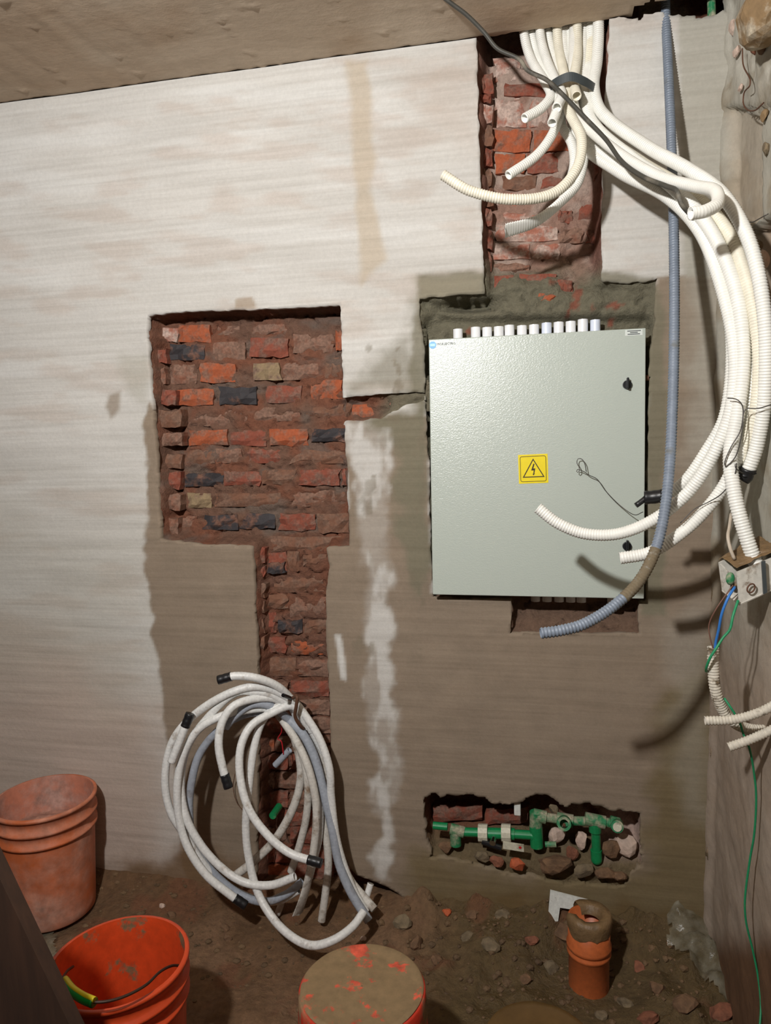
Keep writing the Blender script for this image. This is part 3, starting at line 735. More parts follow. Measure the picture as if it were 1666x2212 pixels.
# ------------------------------------------------------------------ right wall
def right_wall():
    ys = np.concatenate([np.arange(-4.0, -0.9, 0.1), np.arange(-0.9, 0.0005, 0.009)]); ys[-1] = 0.025
    zs = np.arange(-0.02, ZC+0.12, 0.009)
    Y, Z = np.meshgrid(ys, zs)
    px, py = project(np.stack([np.full(Y.size, XR), Y.ravel(), Z.ravel()], 1)); px = px.reshape(Y.shape); py = py.reshape(Y.shape)
    near = sstep(-1.2, -0.8, Y)
    rec = 1-sstep(-3, 3, sdf([(1574, 240), (1644, 250), (1646, 470), (1626, 482), (1578, 488)], px, py) + (fbm(Y*30, Z*30, 131, 3)-0.5)*10)
    hole = 1-sstep(-8, 8, sdf([(1618, 500), (1700, 460), (1700, 720), (1650, 720), (1622, 600)], px, py) + (fbm(Y*24, Z*24, 132, 3)-0.5)*30)
    crack = np.exp(-((py-238-(fbm(Y*20, Z*0, 139)-0.5)*8)/4)**2)*sstep(1570, 1578, px)
    n = fbm(Y*14, Z*14, 133, 4)-0.5
    rough = 0.010 + 0.022*(1-sstep(200, 260, py))
    X = XR - n*rough*near + 0.022*rec*near + 0.05*hole*near + 0.02*crack*near
    X = X - 0.016*(1-sstep(0, 0.05, -Y))*near*(0.5+fbm(Z*6, Z*0, 134))             # rounded run of render in the corner
    c = blend(np.broadcast_to(lin((176, 172, 160)), X.shape+(3,)), lin((158, 148, 130)), sstep(0.45, 0.65, fbm(Y*6, Z*8, 135)))
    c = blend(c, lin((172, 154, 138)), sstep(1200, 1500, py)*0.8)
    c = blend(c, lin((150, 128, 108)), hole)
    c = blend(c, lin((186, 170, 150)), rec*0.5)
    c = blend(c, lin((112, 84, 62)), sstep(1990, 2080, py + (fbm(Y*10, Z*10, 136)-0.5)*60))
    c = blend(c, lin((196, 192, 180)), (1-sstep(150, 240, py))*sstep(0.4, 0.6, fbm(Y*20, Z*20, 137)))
    V = np.stack([X, Y, Z], -1).reshape(-1, 3); idx = np.arange(X.size).reshape(X.shape)
    Q = np.stack([idx[:-1, :-1], idx[1:, :-1], idx[1:, 1:], idx[:-1, 1:]], -1).reshape(-1, 4)
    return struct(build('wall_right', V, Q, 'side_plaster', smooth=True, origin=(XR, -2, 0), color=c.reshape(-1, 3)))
wall_right = right_wall()
M['farplaster'] = simple('far_plaster', (96, 78, 64), 0.9, var=0.1, scale=4, bmp=0.3)
struct(MB().box(-3.1, -3.0, -4.1, 0.1, -0.05, ZC+0.16).build('wall_left', 'farplaster'))
struct(MB().box(-3.1, XR+0.1, -4.1, -4.0, -0.05, ZC+0.16).build('wall_rear', 'farplaster'))

# ------------------------------------------------------------------ floor of mud and rubble
BUCK = [(-1.60, -0.19), (-0.955, -0.755), (-0.385, -0.745), (0.11, -0.18)]
def floor_z(X, Y):
    left = sstep(-0.35, -0.60, X)
    bank = 0.055*left*np.exp(np.clip(Y, -9, 0)/0.09) + (1-left)*0.085*np.exp(np.clip(Y, -9, 0)/0.16)
    n = (fbm(X*7, Y*7, 141, 4)-0.5)*0.04 + (fbm(X*24, Y*24, 142, 4)-0.5)*(0.016 + 0.05*(1-left)*np.exp(np.clip(Y, -9, 0)/0.4)) + np.abs(fbm(X*11, Y*11, 149, 3)-0.5)*0.10*(1-left)*np.exp(np.clip(Y, -9, 0)/0.45)
    z = bank + n
    flat = np.ones(np.shape(X))
    for bx, by in BUCK: flat = flat*sstep(0.10, 0.20, np.hypot(X-bx, Y-by))
    return z*(0.12+0.88*flat) - 0.004
def floor():
    xs = np.concatenate([np.arange(-3.0, -2.1, 0.1), np.arange(-2.1, XR+0.006, 0.012)]); xs[-1] = XR+0.02
    ys = np.concatenate([np.arange(-4.0, -1.3, 0.1), np.arange(-1.3, 0.0, 0.012), [0.0, 0.04, 0.09]])
    X, Y = np.meshgrid(xs, ys); Z = floor_z(X, Y)
    wet = sstep(-0.45, -0.2, X + (fbm(X*5, Y*5, 143)-0.5)*0.3)
    c = blend(np.broadcast_to(lin((116, 88, 62)), X.shape+(3,)), lin((134, 104, 78)), sstep(0.4, 0.65, fbm(X*6, Y*6, 144)))
    c = blend(c, lin((98, 82, 52)), wet*0.85)
    c = blend(c, lin((128, 84, 60)), sstep(0.58, 0.68, fbm(X*10, Y*10, 145))*0.6)
    A = np.clip(wet*sstep(0.35, 0.6, fbm(X*8, Y*8, 146)) + 0.35*sstep(0.5, 0.7, fbm(X*9, Y*9, 147)), 0, 1)
    C4 = np.concatenate([c.reshape(-1, 3), A.reshape(-1, 1)], 1)
    V = np.stack([X, Y, Z], -1).reshape(-1, 3); idx = np.arange(X.size).reshape(X.shape)
    Q = np.stack([idx[:-1, :-1], idx[:-1, 1:], idx[1:, 1:], idx[1:, :-1]], -1).reshape(-1, 4)
    return struct(build('floor', V, Q, 'mud', smooth=True, origin=(-1.2, -2, 0), color=C4))
floor()
def fz(x, y): return float(floor_z(np.array([x]), np.array([y]))[0])

# ------------------------------------------------------------------ electrical box
def panel():
    a = W(921, 733); YF = -0.042
    tl = W(921, 733, YF); tr = W(1398, 705, YF); bl = W(937, 1284, YF)
    x0, x1 = (tl[0]+bl[0])/2, (tr[0]+W(1392, 1296, YF)[0])/2
    z1 = (tl[2]+tr[2])/2; z0 = (bl[2]+W(1392, 1296, YF)[2])/2
    root = empty('electrical_box', ((x0+x1)/2, -0.01, z0))
    tag(root, 'large pale grey-green steel electrical box set into the wall', 'electrical box')
    MB().box(x0+0.012, x1-0.012, YF+0.022, 0.11, z0+0.012, z1-0.012).build('body', 'panel', root)
    door = MB().box(x0, x1, YF, YF+0.020, z0, z1, 0.0025).build('door', 'panel', root)
    def on(px, py): return W(px, py, YF)
    # warning sticker
    c = on(1152, 1014); s = 0.0405; ang = math.radians(1.5)
    def L(u, v, dy): # sticker-local to world
        return (c[0]+u*math.cos(ang)-v*math.sin(ang), YF-dy, c[2]+u*math.sin(ang)+v*math.cos(ang))
    st = build('warning_sticker', [L(-s, -s, .0006), L(s, -s, .0006), L(s, s, .0006), L(-s, s, .0006), L(-s, -s, -.001), L(s, -s, -.001), L(s, s, -.001), L(-s, s, -.001)],
               [(0, 1, 2, 3), (0, 4, 5, 1), (1, 5, 6, 2), (2, 6, 7, 3), (3, 7, 4, 0)], 'yellow', root)
    st['label'] = 'yellow high voltage warning sticker'
    def outline(name, pts, w, closed=True):
        V = []; Fc = []; n = len(pts)
        P = np.array(pts, float)
        for i in range(n):
            p0, p1, p2 = P[i-1], P[i], P[(i+1) % n]
            d1 = (p1-p0)/np.linalg.norm(p1-p0); d2 = (p2-p1)/np.linalg.norm(p2-p1)
            nn = np.array([-(d1+d2)[1], (d1+d2)[0]]); nn /= np.linalg.norm(nn)
            k = w/2/max(0.35, nn@np.array([-d1[1], d1[0]]))
            V += [L(*(p1+nn*k), .0012), L(*(p1-nn*k), .0012)]
        for i in range(n): j = (i+1) % n; Fc.append((2*i, 2*i+1, 2*j+1, 2*j))
        return build(name, V, Fc, 'print', st)
    q = 0.0352; rc = 0.005; pts = []
    for cx, cy, a0 in ((q-rc, q-rc, 0), (-q+rc, q-rc, 90), (-q+rc, -q+rc, 180), (q-rc, -q+rc, 270)):
        for k in range(4):
            t = math.radians(a0+k*30); pts.append((cx+rc*math.cos(t), cy+rc*math.sin(t)))
    outline('border_print', pts, 0.0014)
    outline('triangle_print', [(-0.0275, -0.0225), (0.0285, -0.0225), (0.0005, 0.0265)], 0.0026)
    bolt = [(0.0008, 0.0145), (0.0040, 0.0135), (0.0002, 0.0010), (0.0058, 0.0012), (0.0026, -0.0135), (0.0046, -0.0130), (0.0000, -0.0185), (-0.0022, -0.0140), (-0.0002, -0.0140), (0.0012, -0.0042), (-0.0058, -0.0046)]
    build('bolt_print', [L(u, v, .0012) for u, v in bolt], [list(range(len(bolt)))], 'print', st)
    # maker's mark, top left
    c0 = on(932, 744); mb = MB(); cyl(mb, (c0[0], YF-0.0006, c0[2]), (c0[0], YF+0.001, c0[2]), 0.0105, n=24); lg = mb.build('round_logo', 'blue', root)
    MB().box(c0[0]-0.007, c0[0]+0.007, YF-0.0011, YF, c0[2]-0.0035, c0[2]+0.0035).build('logo_band', 'lblue', lg)
    def text(s_, loc, size, mat, par, name):
        cu = bpy.data.curves.new('t', 'FONT'); cu.body = s_; cu.size = size; cu.resolution_u = 1
        to = bpy.data.objects.new('t', cu); col.objects.link(to)
        dg = bpy.context.evaluated_depsgraph_get(); me = bpy.data.meshes.new_from_object(to.evaluated_get(dg))
        V = [(loc[0]+v.co.x, loc[1], loc[2]+v.co.y) for v in me.vertices]; Fc = [list(p.vertices) for p in me.polygons]
        bpy.data.objects.remove(to); bpy.data.meshes.remove(me)
        return build(name, V, Fc, mat, par)
    p0 = on(941, 743)
    text('MORSECTRO', (p0[0], YF-0.0016, p0[2]-0.002), 0.0092, 'ink', root, 'maker_name')
    # small label, top right
    p1 = on(1353, 711); p2 = on(1391, 722)
    lb = MB().box(p1[0], p2[0], YF-0.0008, YF+0.001, p2[2], p1[2]).build('paper_label', 'paper', root)
    for k, (u0, u1) in enumerate(((0.12, 0.9), (0.28, 0.72), (0.14, 0.85))):
        zz = p1[2] + (p2[2]-p1[2])*(0.22+0.27*k); w_ = p2[0]-p1[0]
        MB().box(p1[0]+u0*w_, p1[0]+u1*w_, YF-0.0012, YF, zz-0.0011, zz+0.0011).build('print_line', 'ink', lb)
    # two wing knobs
    for (kx, ky) in ((1357, 831), (1355, 1181)):
        k0 = on(kx, ky); mb = MB(); cyl(mb, (k0[0], YF+0.002, k0[2]), (k0[0], YF-0.008, k0[2]), 0.0125, 0.0115, 24); kn = mb.build('knob', 'knob', root)
        MB().box(k0[0]-0.003, k0[0]+0.003, YF-0.022, YF-0.006, k0[2]-0.011, k0[2]+0.018, 0.002).build('knob_wing', 'knob', kn)
    # pvc connectors on the top and under the bottom
    for k, px_ in enumerate((990, 1028, 1053, 1078, 1101, 1128, 1154, 1181, 1207, 1233, 1259, 1286)):
        yy = 0.002 + 0.003*math.sin(k*1.7); cx = W(px_, 712, 0.034)[0]
        r_ = 0.0138; mb = MB()
        pipe_end(mb, (cx, yy, z1-0.02), (cx, yy, z1+0.031+0.003*(k % 3 == 1)+(0.004 if k > 7 else 0)), r_, r_*0.8, 20, 0.03)
        mb.build('pvc_connector', 'pvcblue' if k in (7, 11) else 'pvc', root, smooth=False)
    for k, px_ in enumerate((1157, 1182, 1208, 1233, 1256, 1326)):
        yy = 0.03; cx = W(px_, 1298, yy)[0]; r_ = 0.0135 if k < 5 else 0.018; mb = MB()
        pipe_end(mb, (cx, yy, z0+0.03), (cx, yy, z0-0.027-(0.012 if k == 5 else 0)), r_, r_*0.8, 20, 0.03)
        mb.build('pvc_connector', 'pvc', root)
    # little lock tongue on the right side
    t0 = W(1406, 815, -0.01); cyl_ = MB(); cyl(cyl_, (x1-0.01, -0.012, t0[2]), (x1+0.012, -0.012, t0[2]), 0.008, n=12); cyl_.build('side_bolt', 'rust', root)
    root.rotation_euler = (math.radians(-2.0), 0, 0)      # leans back a little
    return root, (x0, x1, z0, z1, YF)
panel_root, PB = panel()
wirething('binding_wire', [(1389, 1106, -.12), (1370, 1112, -.08), (1340, 1092, -.055), (1310, 1062, -.05), (1290, 1035, -.05), (1272, 1026, -.05), (1264, 1020, -.05), (1248, 1014, -.05), (1246, 1020, -.052),
    (1251, 1020, -.054), (1251, 1008, -.05), (1247, 1002, -.048), (1248, 992, -.047), (1256, 991, -.047), (1263, 1000, -.05), (1267, 1019, -.05)], 0.0011, 'wire', 'thin bent steel wire with a loop lying across the grey box door', 'wire')

# ------------------------------------------------------------------ white conduits from the ceiling
R1 = 0.0125
CEILG = 'white conduits hanging from the ceiling slot'
def top(x, y0=0.035): return [(x, -20, y0), (x+1, 70, y0-0.005)]
def cc(lst, label, mat='white', r=R1, **kw):
    return conduit('corrugated_conduit', lst, r, mat, label, 'conduit', CEILG, **kw)
cc(top(1131, .03)+[(1146, 125, .0), (1176, 175, -.06), (1190, 205, -.10), (1172, 232, -.14), (1133, 256, -.18)], 'short white conduit end pointing down left just below the tape')
cc(top(1148, .045)+[(1160, 120, .02), (1188, 175, -.05), (1207, 210, -.10), (1204, 236, -.15), (1193, 266, -.19)], 'shortest white conduit with its cut mouth facing down below the tape')
cc(top(1166, .025)+[(1178, 120, -.01), (1202, 178, -.075), (1214, 205, -.13), (1203, 233, -.18)], 'stubby white conduit cut off right beneath the tape')
cc(top(1184, .05)+[(1194, 120, .02), (1208, 178, -.04), (1212, 230, -.075), (1196, 285, -.11), (1160, 335, -.15), (1098, 379, -.2)], 'white conduit bending down left to an open end above the longer curl')
cc(top(1203, .03)+[(1210, 120, .0), (1222, 178, -.07), (1230, 240, -.13), (1256, 300, -.19), (1246, 365, -.23), (1195, 418, -.27), (1105, 431, -.31), (1015, 412, -.33), (956, 377, -.335)], 'long cream white conduit curling left across the slot to a raised tip', mat='cream', r=0.0128)
cc(top(1224, .05)+[(1228, 120, .02), (1222, 178, -.02), (1212, 262, -.06), (1236, 312, -.1), (1240, 360, -.13), (1217, 430, -.16)], 'white conduit hanging straight down behind the curl to a cut end')
cc(top(1246, .02)+[(1247, 120, -.015), (1240, 178, -.07), (1246, 208, -.14)], 'white conduit stub with round mouth facing out under the tape', r=0.0128, mat='cream')
cc(top(1262, .05)+[(1258, 120, .02), (1250, 178, -.01), (1252, 260, -.05), (1262, 330, -.09), (1248, 395, -.13), (1210, 438, -.17), (1158, 478, -.2), (1092, 499, -.22)], 'white conduit with a flattened torn end, lowest of those curling left', flat_end=True, hollow=(False, False))
LONG = 'long white conduits arching to the right'
def cl(lst, label, mat='white', r=0.0150, **kw):
    return conduit('corrugated_conduit', lst, r, mat, label, 'conduit', LONG, **kw)
end1, _ = cl(top(1292, .02)+[(1290, 130, -.01), (1283, 190, -.06), (1302, 245, -.11), (1400, 318, -.22), (1490, 368, -.33), (1565, 425, -.42), (1622, 530, -.47), (1652, 680, -.49), (1654, 840, -.48), (1636, 960, -.46), (1614, 1024, -.45)], 'outermost long white conduit of the arch, its end wrapped in black')
q = pts3([(1618, 1012, -.455), (1612, 1026, -.45), (1604, 1036, -.447)])
V, Q = tube_mesh(spline(q, .004), 0.0165, 12, 0.0015, (False, False)); build('black_tape_cap', V, Q, 'black', end1)
wirething('tape_tail', [(1606, 1030, -.455), (1622, 1026, -.46), (1634, 1022, -.46)], 0.0022, 'black', None, None, parent=end1)
cl(top(1276, .045)+[(1274, 130, .015), (1266, 185, -.04), (1278, 262, -.1), (1365, 342, -.2), (1455, 405, -.3), (1532, 492, -.38), (1588, 620, -.43), (1606, 760, -.45), (1594, 890, -.46), (1578, 985, -.47), (1590, 1080, -.49), (1616, 1170, -.5), (1642, 1240, -.5)],
   'long white conduit whose open end hangs lowest, over the white junction box', r=0.0155)
cl([(1240, 60, .03), (1238, 178, -.045), (1246, 245, -.12), (1320, 318, -.22), (1420, 380, -.33), (1500, 402, -.42), (1545, 412, -.49), (1550, 440, -.54), (1524, 456, -.565), (1492, 461, -.575)], 'white conduit hooked back on itself, round mouth facing the room', r=0.0128, corr=0.0005)
cl([(1215, 60, .05), (1224, 178, -.02), (1250, 300, -.08), (1335, 370, -.16), (1440, 425, -.27), (1512, 500, -.36), (1556, 610, -.41), (1586, 750, -.44), (1580, 880, -.45), (1545, 975, -.44), (1490, 1060, -.42), (1420, 1118, -.40), (1340, 1152, -.385), (1265, 1153, -.375), (1205, 1130, -.37), (1162, 1097, -.365)],
   'long white conduit sweeping back left across the lower door of the box', r=0.0142)
end2, _ = cl([(1232, 60, .05), (1240, 178, -.02), (1256, 290, -.07), (1320, 345, -.14), (1430, 408, -.25), (1530, 500, -.36), (1570, 640, -.40), (1582, 770, -.42), (1566, 900, -.42), (1520, 985, -.40), (1475, 1045, -.385), (1430, 1072, -.375), (1402, 1074, -.37)], 'white conduit ending in black tape beside the right edge of the box', r=0.0138)
q = pts3([(1432, 1071, -.376), (1410, 1074, -.372), (1392, 1075, -.37)])
V, Q = tube_mesh(spline(q, .004), 0.0156, 12, 0.0008, (False, False)); cap = build('black_tape_cap', V, Q, 'black', end2)
wirething('tape_tail', [(1396, 1075, -.37), (1388, 1082, -.372), (1374, 1092, -.375)], 0.0065, 'black', None, None, parent=end2)
cl([(1262, 60, .05), (1256, 178, -.02), (1268, 300, -.08), (1360, 372, -.17), (1470, 430, -.28), (1555, 530, -.37), (1598, 660, -.42), (1622, 800, -.44), (1612, 930, -.44), (1570, 1040, -.435), (1510, 1118, -.43), (1450, 1168, -.43), (1400, 1195, -.43), (1340, 1206, -.43)],
   'long white conduit swinging back to an open tip beside the lower knob', r=0.0145)
cl([(1280, 60, .05), (1270, 178, -.02), (1290, 275, -.09), (1385, 350, -.18), (1490, 415, -.29), (1572, 500, -.39), (1618, 620, -.44), (1640, 760, -.46), (1634, 880, -.46), (1610, 970, -.44), (1603, 1010, -.43)], 'yellowed conduit in the middle of the arched bunch', mat='cream', r=0.0142)
# black tape round the bunch
def band(name, ring, w, t, mat, label, cat):
    P = spline(ring, .006); n = len(P)
    V = []; Fc = []
    up = np.array([0, 0, w/2])
    c = P.mean(0)
    for p in P:
        o_ = (p-c); o_[2] = 0; o_ = o_/np.linalg.norm(o_)*t
        V += [p-up, p+up, p+up+o_, p-up+o_]
    for i in range(n-1):
        for k in range(4): Fc.append((4*i+k, 4*i+(k+1) % 4, 4*i+4+(k+1) % 4, 4*i+4+k))
    o = build(name, V, Fc, mat); return tag(o, label, cat)
cA = pts3([(1182, 200, -.07), (1196, 182, -.115), (1232, 166, -.13), (1262, 176, -.115), (1284, 190, -.075), (1284, 188, -.01), (1240, 176, .02), (1190, 190, -.01), (1182, 200, -.07)])
band('tape_band', cA, 0.022, 0.002, 'tapegrey', 'dark grey tape binding the bunch of white conduits under the ceiling', 'tape')
# grey corrugated hose
gh, ghp = conduit('grey_hose', [(1437, -40, .04), (1438, 15, .02), (1444, 150, -.04), (1451, 320, -.12), (1456, 500, -.21), (1457, 700, -.31), (1453, 880, -.385), (1443, 1050, -.445), (1422, 1170, -.49), (1385, 1250, -.53), (1330, 1306, -.57), (1262, 1348, -.61), (1212, 1362, -.63), (1168, 1368, -.64)],
        0.0122, 'greyhose', 'blue-grey corrugated hose hanging from the ceiling past the box, open end curling left', 'hose', corr=0.0022, pitch=0.0072)
i0 = int(np.argmin(np.linalg.norm(ghp-W(1416, 1190, -.497), axis=1))); i1 = int(np.argmin(np.linalg.norm(ghp-W(1345, 1292, -.56), axis=1)))
V, Q = tube_mesh(ghp[i0-(i0 % 4):i1], 0.0127, 12, 0.0016, (False, False)); M['hosemud'] = dirty('dried_mud', (118, 106, 86), (142, 138, 128), 0.56, 0.72, 60, 0.85, 0.2, 0.1)
gm = build('mud_coating', V, Q, 'hosemud', gh, smooth=True); gm['label'] = 'dried brown mud on the hose'
# flat grey cable from ceiling to the conduits
wirething('grey_cable', [(930, -30, -.22), (968, 2, -.2), (1008, 32, -.18), (1046, 70, -.16), (1075, 105, -.15), (1122, 128, -.145), (1140, 152, -.15), (1180, 172, -.16), (1212, 200, -.175), (1262, 252, -.2), (1308, 300, -.225), (1345, 350, -.27), (1390, 382, -.32), (1440, 402, -.37), (1462, 412, -.395), (1472, 440, -.40), (1490, 462, -.38)],
          0.0052, 'cable', 'old dark grey cable running from the ceiling diagonally over the white conduits', 'cable')
# thin binding wires on the hanging bunch
wirething('binding_wire', [(1572, 860, -.475), (1590, 862, -.487), (1602, 872, -.49), (1606, 890, -.49), (1600, 930, -.488), (1580, 965, -.488), (1566, 998, -.488), (1568, 1008, -.488), (1590, 985, -.492), (1604, 930, -.495), (1610, 885, -.493), (1640, 882, -.5), (1672, 872, -.5)], 0.0012, 'wire', 'thin wire twisted round the hanging conduit bunch at the frame edge', 'wire')
wirething('binding_wire', [(1608, 1024, -.48), (1592, 1014, -.495), (1588, 1005, -.495), (1592, 1000, -.495), (1586, 1030, -.49), (1560, 1066, -.47), (1530, 1085, -.45), (1500, 1100, -.448), (1470, 1130, -.45)], 0.0011, 'wire', 'thin wire running from the black-capped end across the lower conduits', 'wire')

# ------------------------------------------------------------------ coil of conduits hung in front of the chase
COIL = 'dusty conduits hung in a coil'
def K(lst):                                                # measured on an enlarged view: photo px = 300 + .4158 u, 1160 + .4158 v
    return [W(300+u*0.4158, 1160+v*0.4158, y) for u, v, y in lst]
def coil(lst, label, mat='coil', r=0.0122, cap=None, hollow=(False, True), start=None, **kw):
    P = K(lst)
    o, path = conduit('coiled_conduit', P, r, mat, label, 'conduit', COIL, corr=0.0004, pitch=0.010, hollow=hollow, world=True, **kw)
    if cap:
        for which in cap:
            seg = path[-14:] if which == 'e' else path[:14][::-1]
            d = seg[-1]-seg[-2]; d = d/np.linalg.norm(d)
            q = np.array([seg[0], seg[7], seg[-1], seg[-1]+d*0.008])
            V, Q = tube_mesh(spline(q, .004), r*1.16, 12, 0.0008, (False, False)); build('black_tape_cap', V, Q, 'black', o)
    return o
coil([(1180, 1950, -.14), (1100, 1800, -.12), (1030, 1580, -.11), (1000, 1350, -.10), (990, 1200, -.10), (940, 1050, -.09), (860, 920, -.085), (800, 850, -.09), (720, 775, -.13), (610, 732, -.17), (500, 722, -.19), (425, 740, -.2)],
     'topmost conduit of the coil, taped tip pointing left above the loops', cap='e', hollow=(False, False))
coil([(900, 1010, -.07), (830, 880, -.09), (720, 805, -.12), (590, 778, -.16), (430, 830, -.19), (265, 945, -.2), (172, 1070, -.21), (136, 1250, -.22), (162, 1420, -.22), (240, 1550, -.21), (330, 1690, -.2), (440, 1800, -.18), (590, 1880, -.16), (720, 1890, -.15), (830, 1835, -.14)],
     'widest conduit loop bulging out furthest to the left of the coil')
coil([(960, 1120, -.06), (850, 930, -.08), (740, 845, -.11), (640, 808, -.14), (500, 812, -.17), (340, 960, -.19), (248, 1100, -.2), (218, 1270, -.21), (244, 1450, -.22), (330, 1610, -.22), (450, 1735, -.22), (560, 1798, -.22), (690, 1808, -.215), (812, 1765, -.21)],
     'conduit loop just inside the widest one, muddy tip under the crossing', mat='coil')
coil([(830, 960, -.06), (790, 880, -.085), (700, 838, -.12), (590, 842, -.16), (490, 880, -.2), (432, 965, -.22), (415, 1080, -.235), (436, 1200, -.24), (462, 1290, -.245)],
     'short hooked conduit with black taped tip hanging inside the loop', cap='e', hollow=(False, False))
coil([(880, 990, -.07), (800, 880, -.1), (680, 920, -.14), (580, 985, -.18), (528, 1100, -.21), (530, 1270, -.23), (578, 1425, -.245), (680, 1560, -.255), (790, 1645, -.26), (935, 1692, -.265)],
     'conduit crossing the middle of the coil to a black tip on the right', cap='e', hollow=(False, False))
coil([(850, 950, -.06), (780, 870, -.09), (705, 890, -.12), (640, 960, -.14), (598, 1100, -.16), (572, 1300, -.18), (556, 1500, -.19), (572, 1670, -.2), (620, 1850, -.22), (700, 1985, -.25), (800, 2080, -.28), (900, 2122, -.29), (1010, 2095, -.28), (1110, 2025, -.24), (1170, 1945, -.2)],
     'longest conduit, looping down onto the floor and back up at right', mat='coil')
coil([(262, 930, -.23), (235, 1000, -.24), (205, 1080, -.245), (170, 1168, -.25)], 'short broken conduit piece with black taped top left of the loops', cap='s', hollow=(False, True))
coil([(720, 880, -.1), (560, 900, -.15), (430, 930, -.19), (310, 1000, -.21), (232, 1130, -.22), (200, 1290, -.23), (212, 1480, -.235), (258, 1620, -.24), (350, 1755, -.24), (470, 1855, -.235), (545, 1908, -.23)],
     'conduit loop at lower left ending in black tape near the mud', cap='e', hollow=(False, False))
coil([(700, 910, -.09), (560, 920, -.13), (440, 980, -.16), (320, 1120, -.17), (275, 1270, -.18), (262, 1420, -.185), (285, 1590, -.19), (370, 1725, -.19), (500, 1840, -.18), (640, 1895, -.17), (760, 1860, -.16), (850, 1790, -.14)],
     'grey-blue conduit running behind the white loops on the left', mat='coil_grey')
coil([(720, 900, -.07), (780, 950, -.08), (850, 1020, -.085), (915, 1150, -.09), (962, 1330, -.1), (1002, 1500, -.11), (1042, 1700, -.125), (1105, 1850, -.14), (1195, 1995, -.16)],
     'grey conduit down the right of the coil, split end on the floor', mat='coil_grey', r=0.0138)
coil([(700, 890, -.06), (770, 985, -.09), (835, 1090, -.11), (890, 1230, -.125), (922, 1400, -.13), (912, 1600, -.14), (868, 1830, -.145), (825, 1960, -.15)],
     'dusty conduit dropping from the tie to a frayed end by the floor', mat='coil_dirty', flat_end=True, hollow=(False, False))
coil([(790, 980, -.05), (830, 1120, -.055), (842, 1250, -.06), (805, 1400, -.07), (710, 1570, -.08), (590, 1690, -.1), (500, 1760, -.11)],
     'dusty conduit passing behind the coil towards lower left', mat='coil_dirty', r=0.0135)
coil([(820, 1040, -.07), (868, 1200, -.09), (880, 1330, -.1), (868, 1470, -.1), (830, 1620, -.1), (790, 1740, -.1)],
     'conduit behind the black tip, bowed slightly to the left', mat='coil_dirty')
coil([(900, 1020, -.05), (960, 1140, -.06), (985, 1280, -.07), (960, 1420, -.08), (975, 1560, -.09), (985, 1700, -.1), (970, 1850, -.11), (950, 1995, -.12)],
     'conduit on the right with a mud-caked pointed foot on the floor', mat='coil_dirty')
coil([(870, 1060, -.06), (915, 1230, -.08), (940, 1400, -.1), (935, 1560, -.11), (905, 1690, -.115), (885, 1770, -.12)],
     'conduit between the grey one and the frayed one', mat='coil')
coil([(780, 950, -.08), (690, 880, -.12), (590, 870, -.15), (500, 930, -.17), (450, 990, -.18)], 'grey-blue conduit arc just under the top of the coil', mat='coil_grey')
coil([(1075, 1740, -.1), (1110, 1800, -.1), (1160, 1860, -.11), (1225, 1935, -.13)], 'muddy conduit piece lying at the foot of the wall, right of the coil', mat='coil_dirty', r=0.0125)
coil([(1205, 1800, -.08), (1190, 1850, -.09), (1172, 1905, -.1)], 'small white conduit offcut standing in the mud by the wall crack', mat='coil', r=0.0105)
coil([(708, 1186, -.03), (745, 1148, -.03), (784, 1106, -.03)], 'short pale blue conduit stub sticking out inside the coil', mat='coil_grey', r=0.0105, hollow=(True, True))
conduit('pipe_scrap', K([(720, 1960, -.1), (735, 1920, -.1), (745, 1890, -.1)]), 0.010, 'coil_dirty', 'white pipe scrap on the floor below the coil', 'pipe scrap', world=True, corr=0)
# strap, nail and wires holding the coil
conduit('strap', K([(800, 836, -.12), (822, 830, -.135), (818, 880, -.135), (812, 930, -.125), (835, 975, -.11), (855, 995, -.09)]), 0.0055, 'rust', 'rusty strap tying the top of the conduit coil', 'strap', world=True, corr=0, n=8)
conduit('nail', K([(750, 822, -.17), (790, 838, -.11), (850, 870, -.02), (862, 876, .03)]), 0.006, 'black', 'dark nail the conduit coil hangs from', 'nail', world=True, corr=0, n=8)
wirething('red_wire', K([(735, 960, -.06), (742, 1010, -.05), (722, 1050, -.04), (740, 1060, -.04), (752, 1130, -.04)]), 0.0018, M['redmark'], 'thin red wire inside the upper part of the coil', 'wire', world=True)
wirething('brown_wire', K([(500, 1230, -.03), (490, 1300, -.02), (510, 1380, -.02), (560, 1440, -.02)]), 0.0012, 'rust', 'thin brown wire on the wall inside the coil', 'wire', world=True)
g0 = W(596, 1752, .02); mb = MB(); cyl(mb, g0+np.array([0, .03, 0]), g0-np.array([0, .03, 0]), .012, n=14); tag(mb.build('pipe_stub', 'gpipe'), 'small dull green pipe stub in the chase behind the coil', 'pipe')

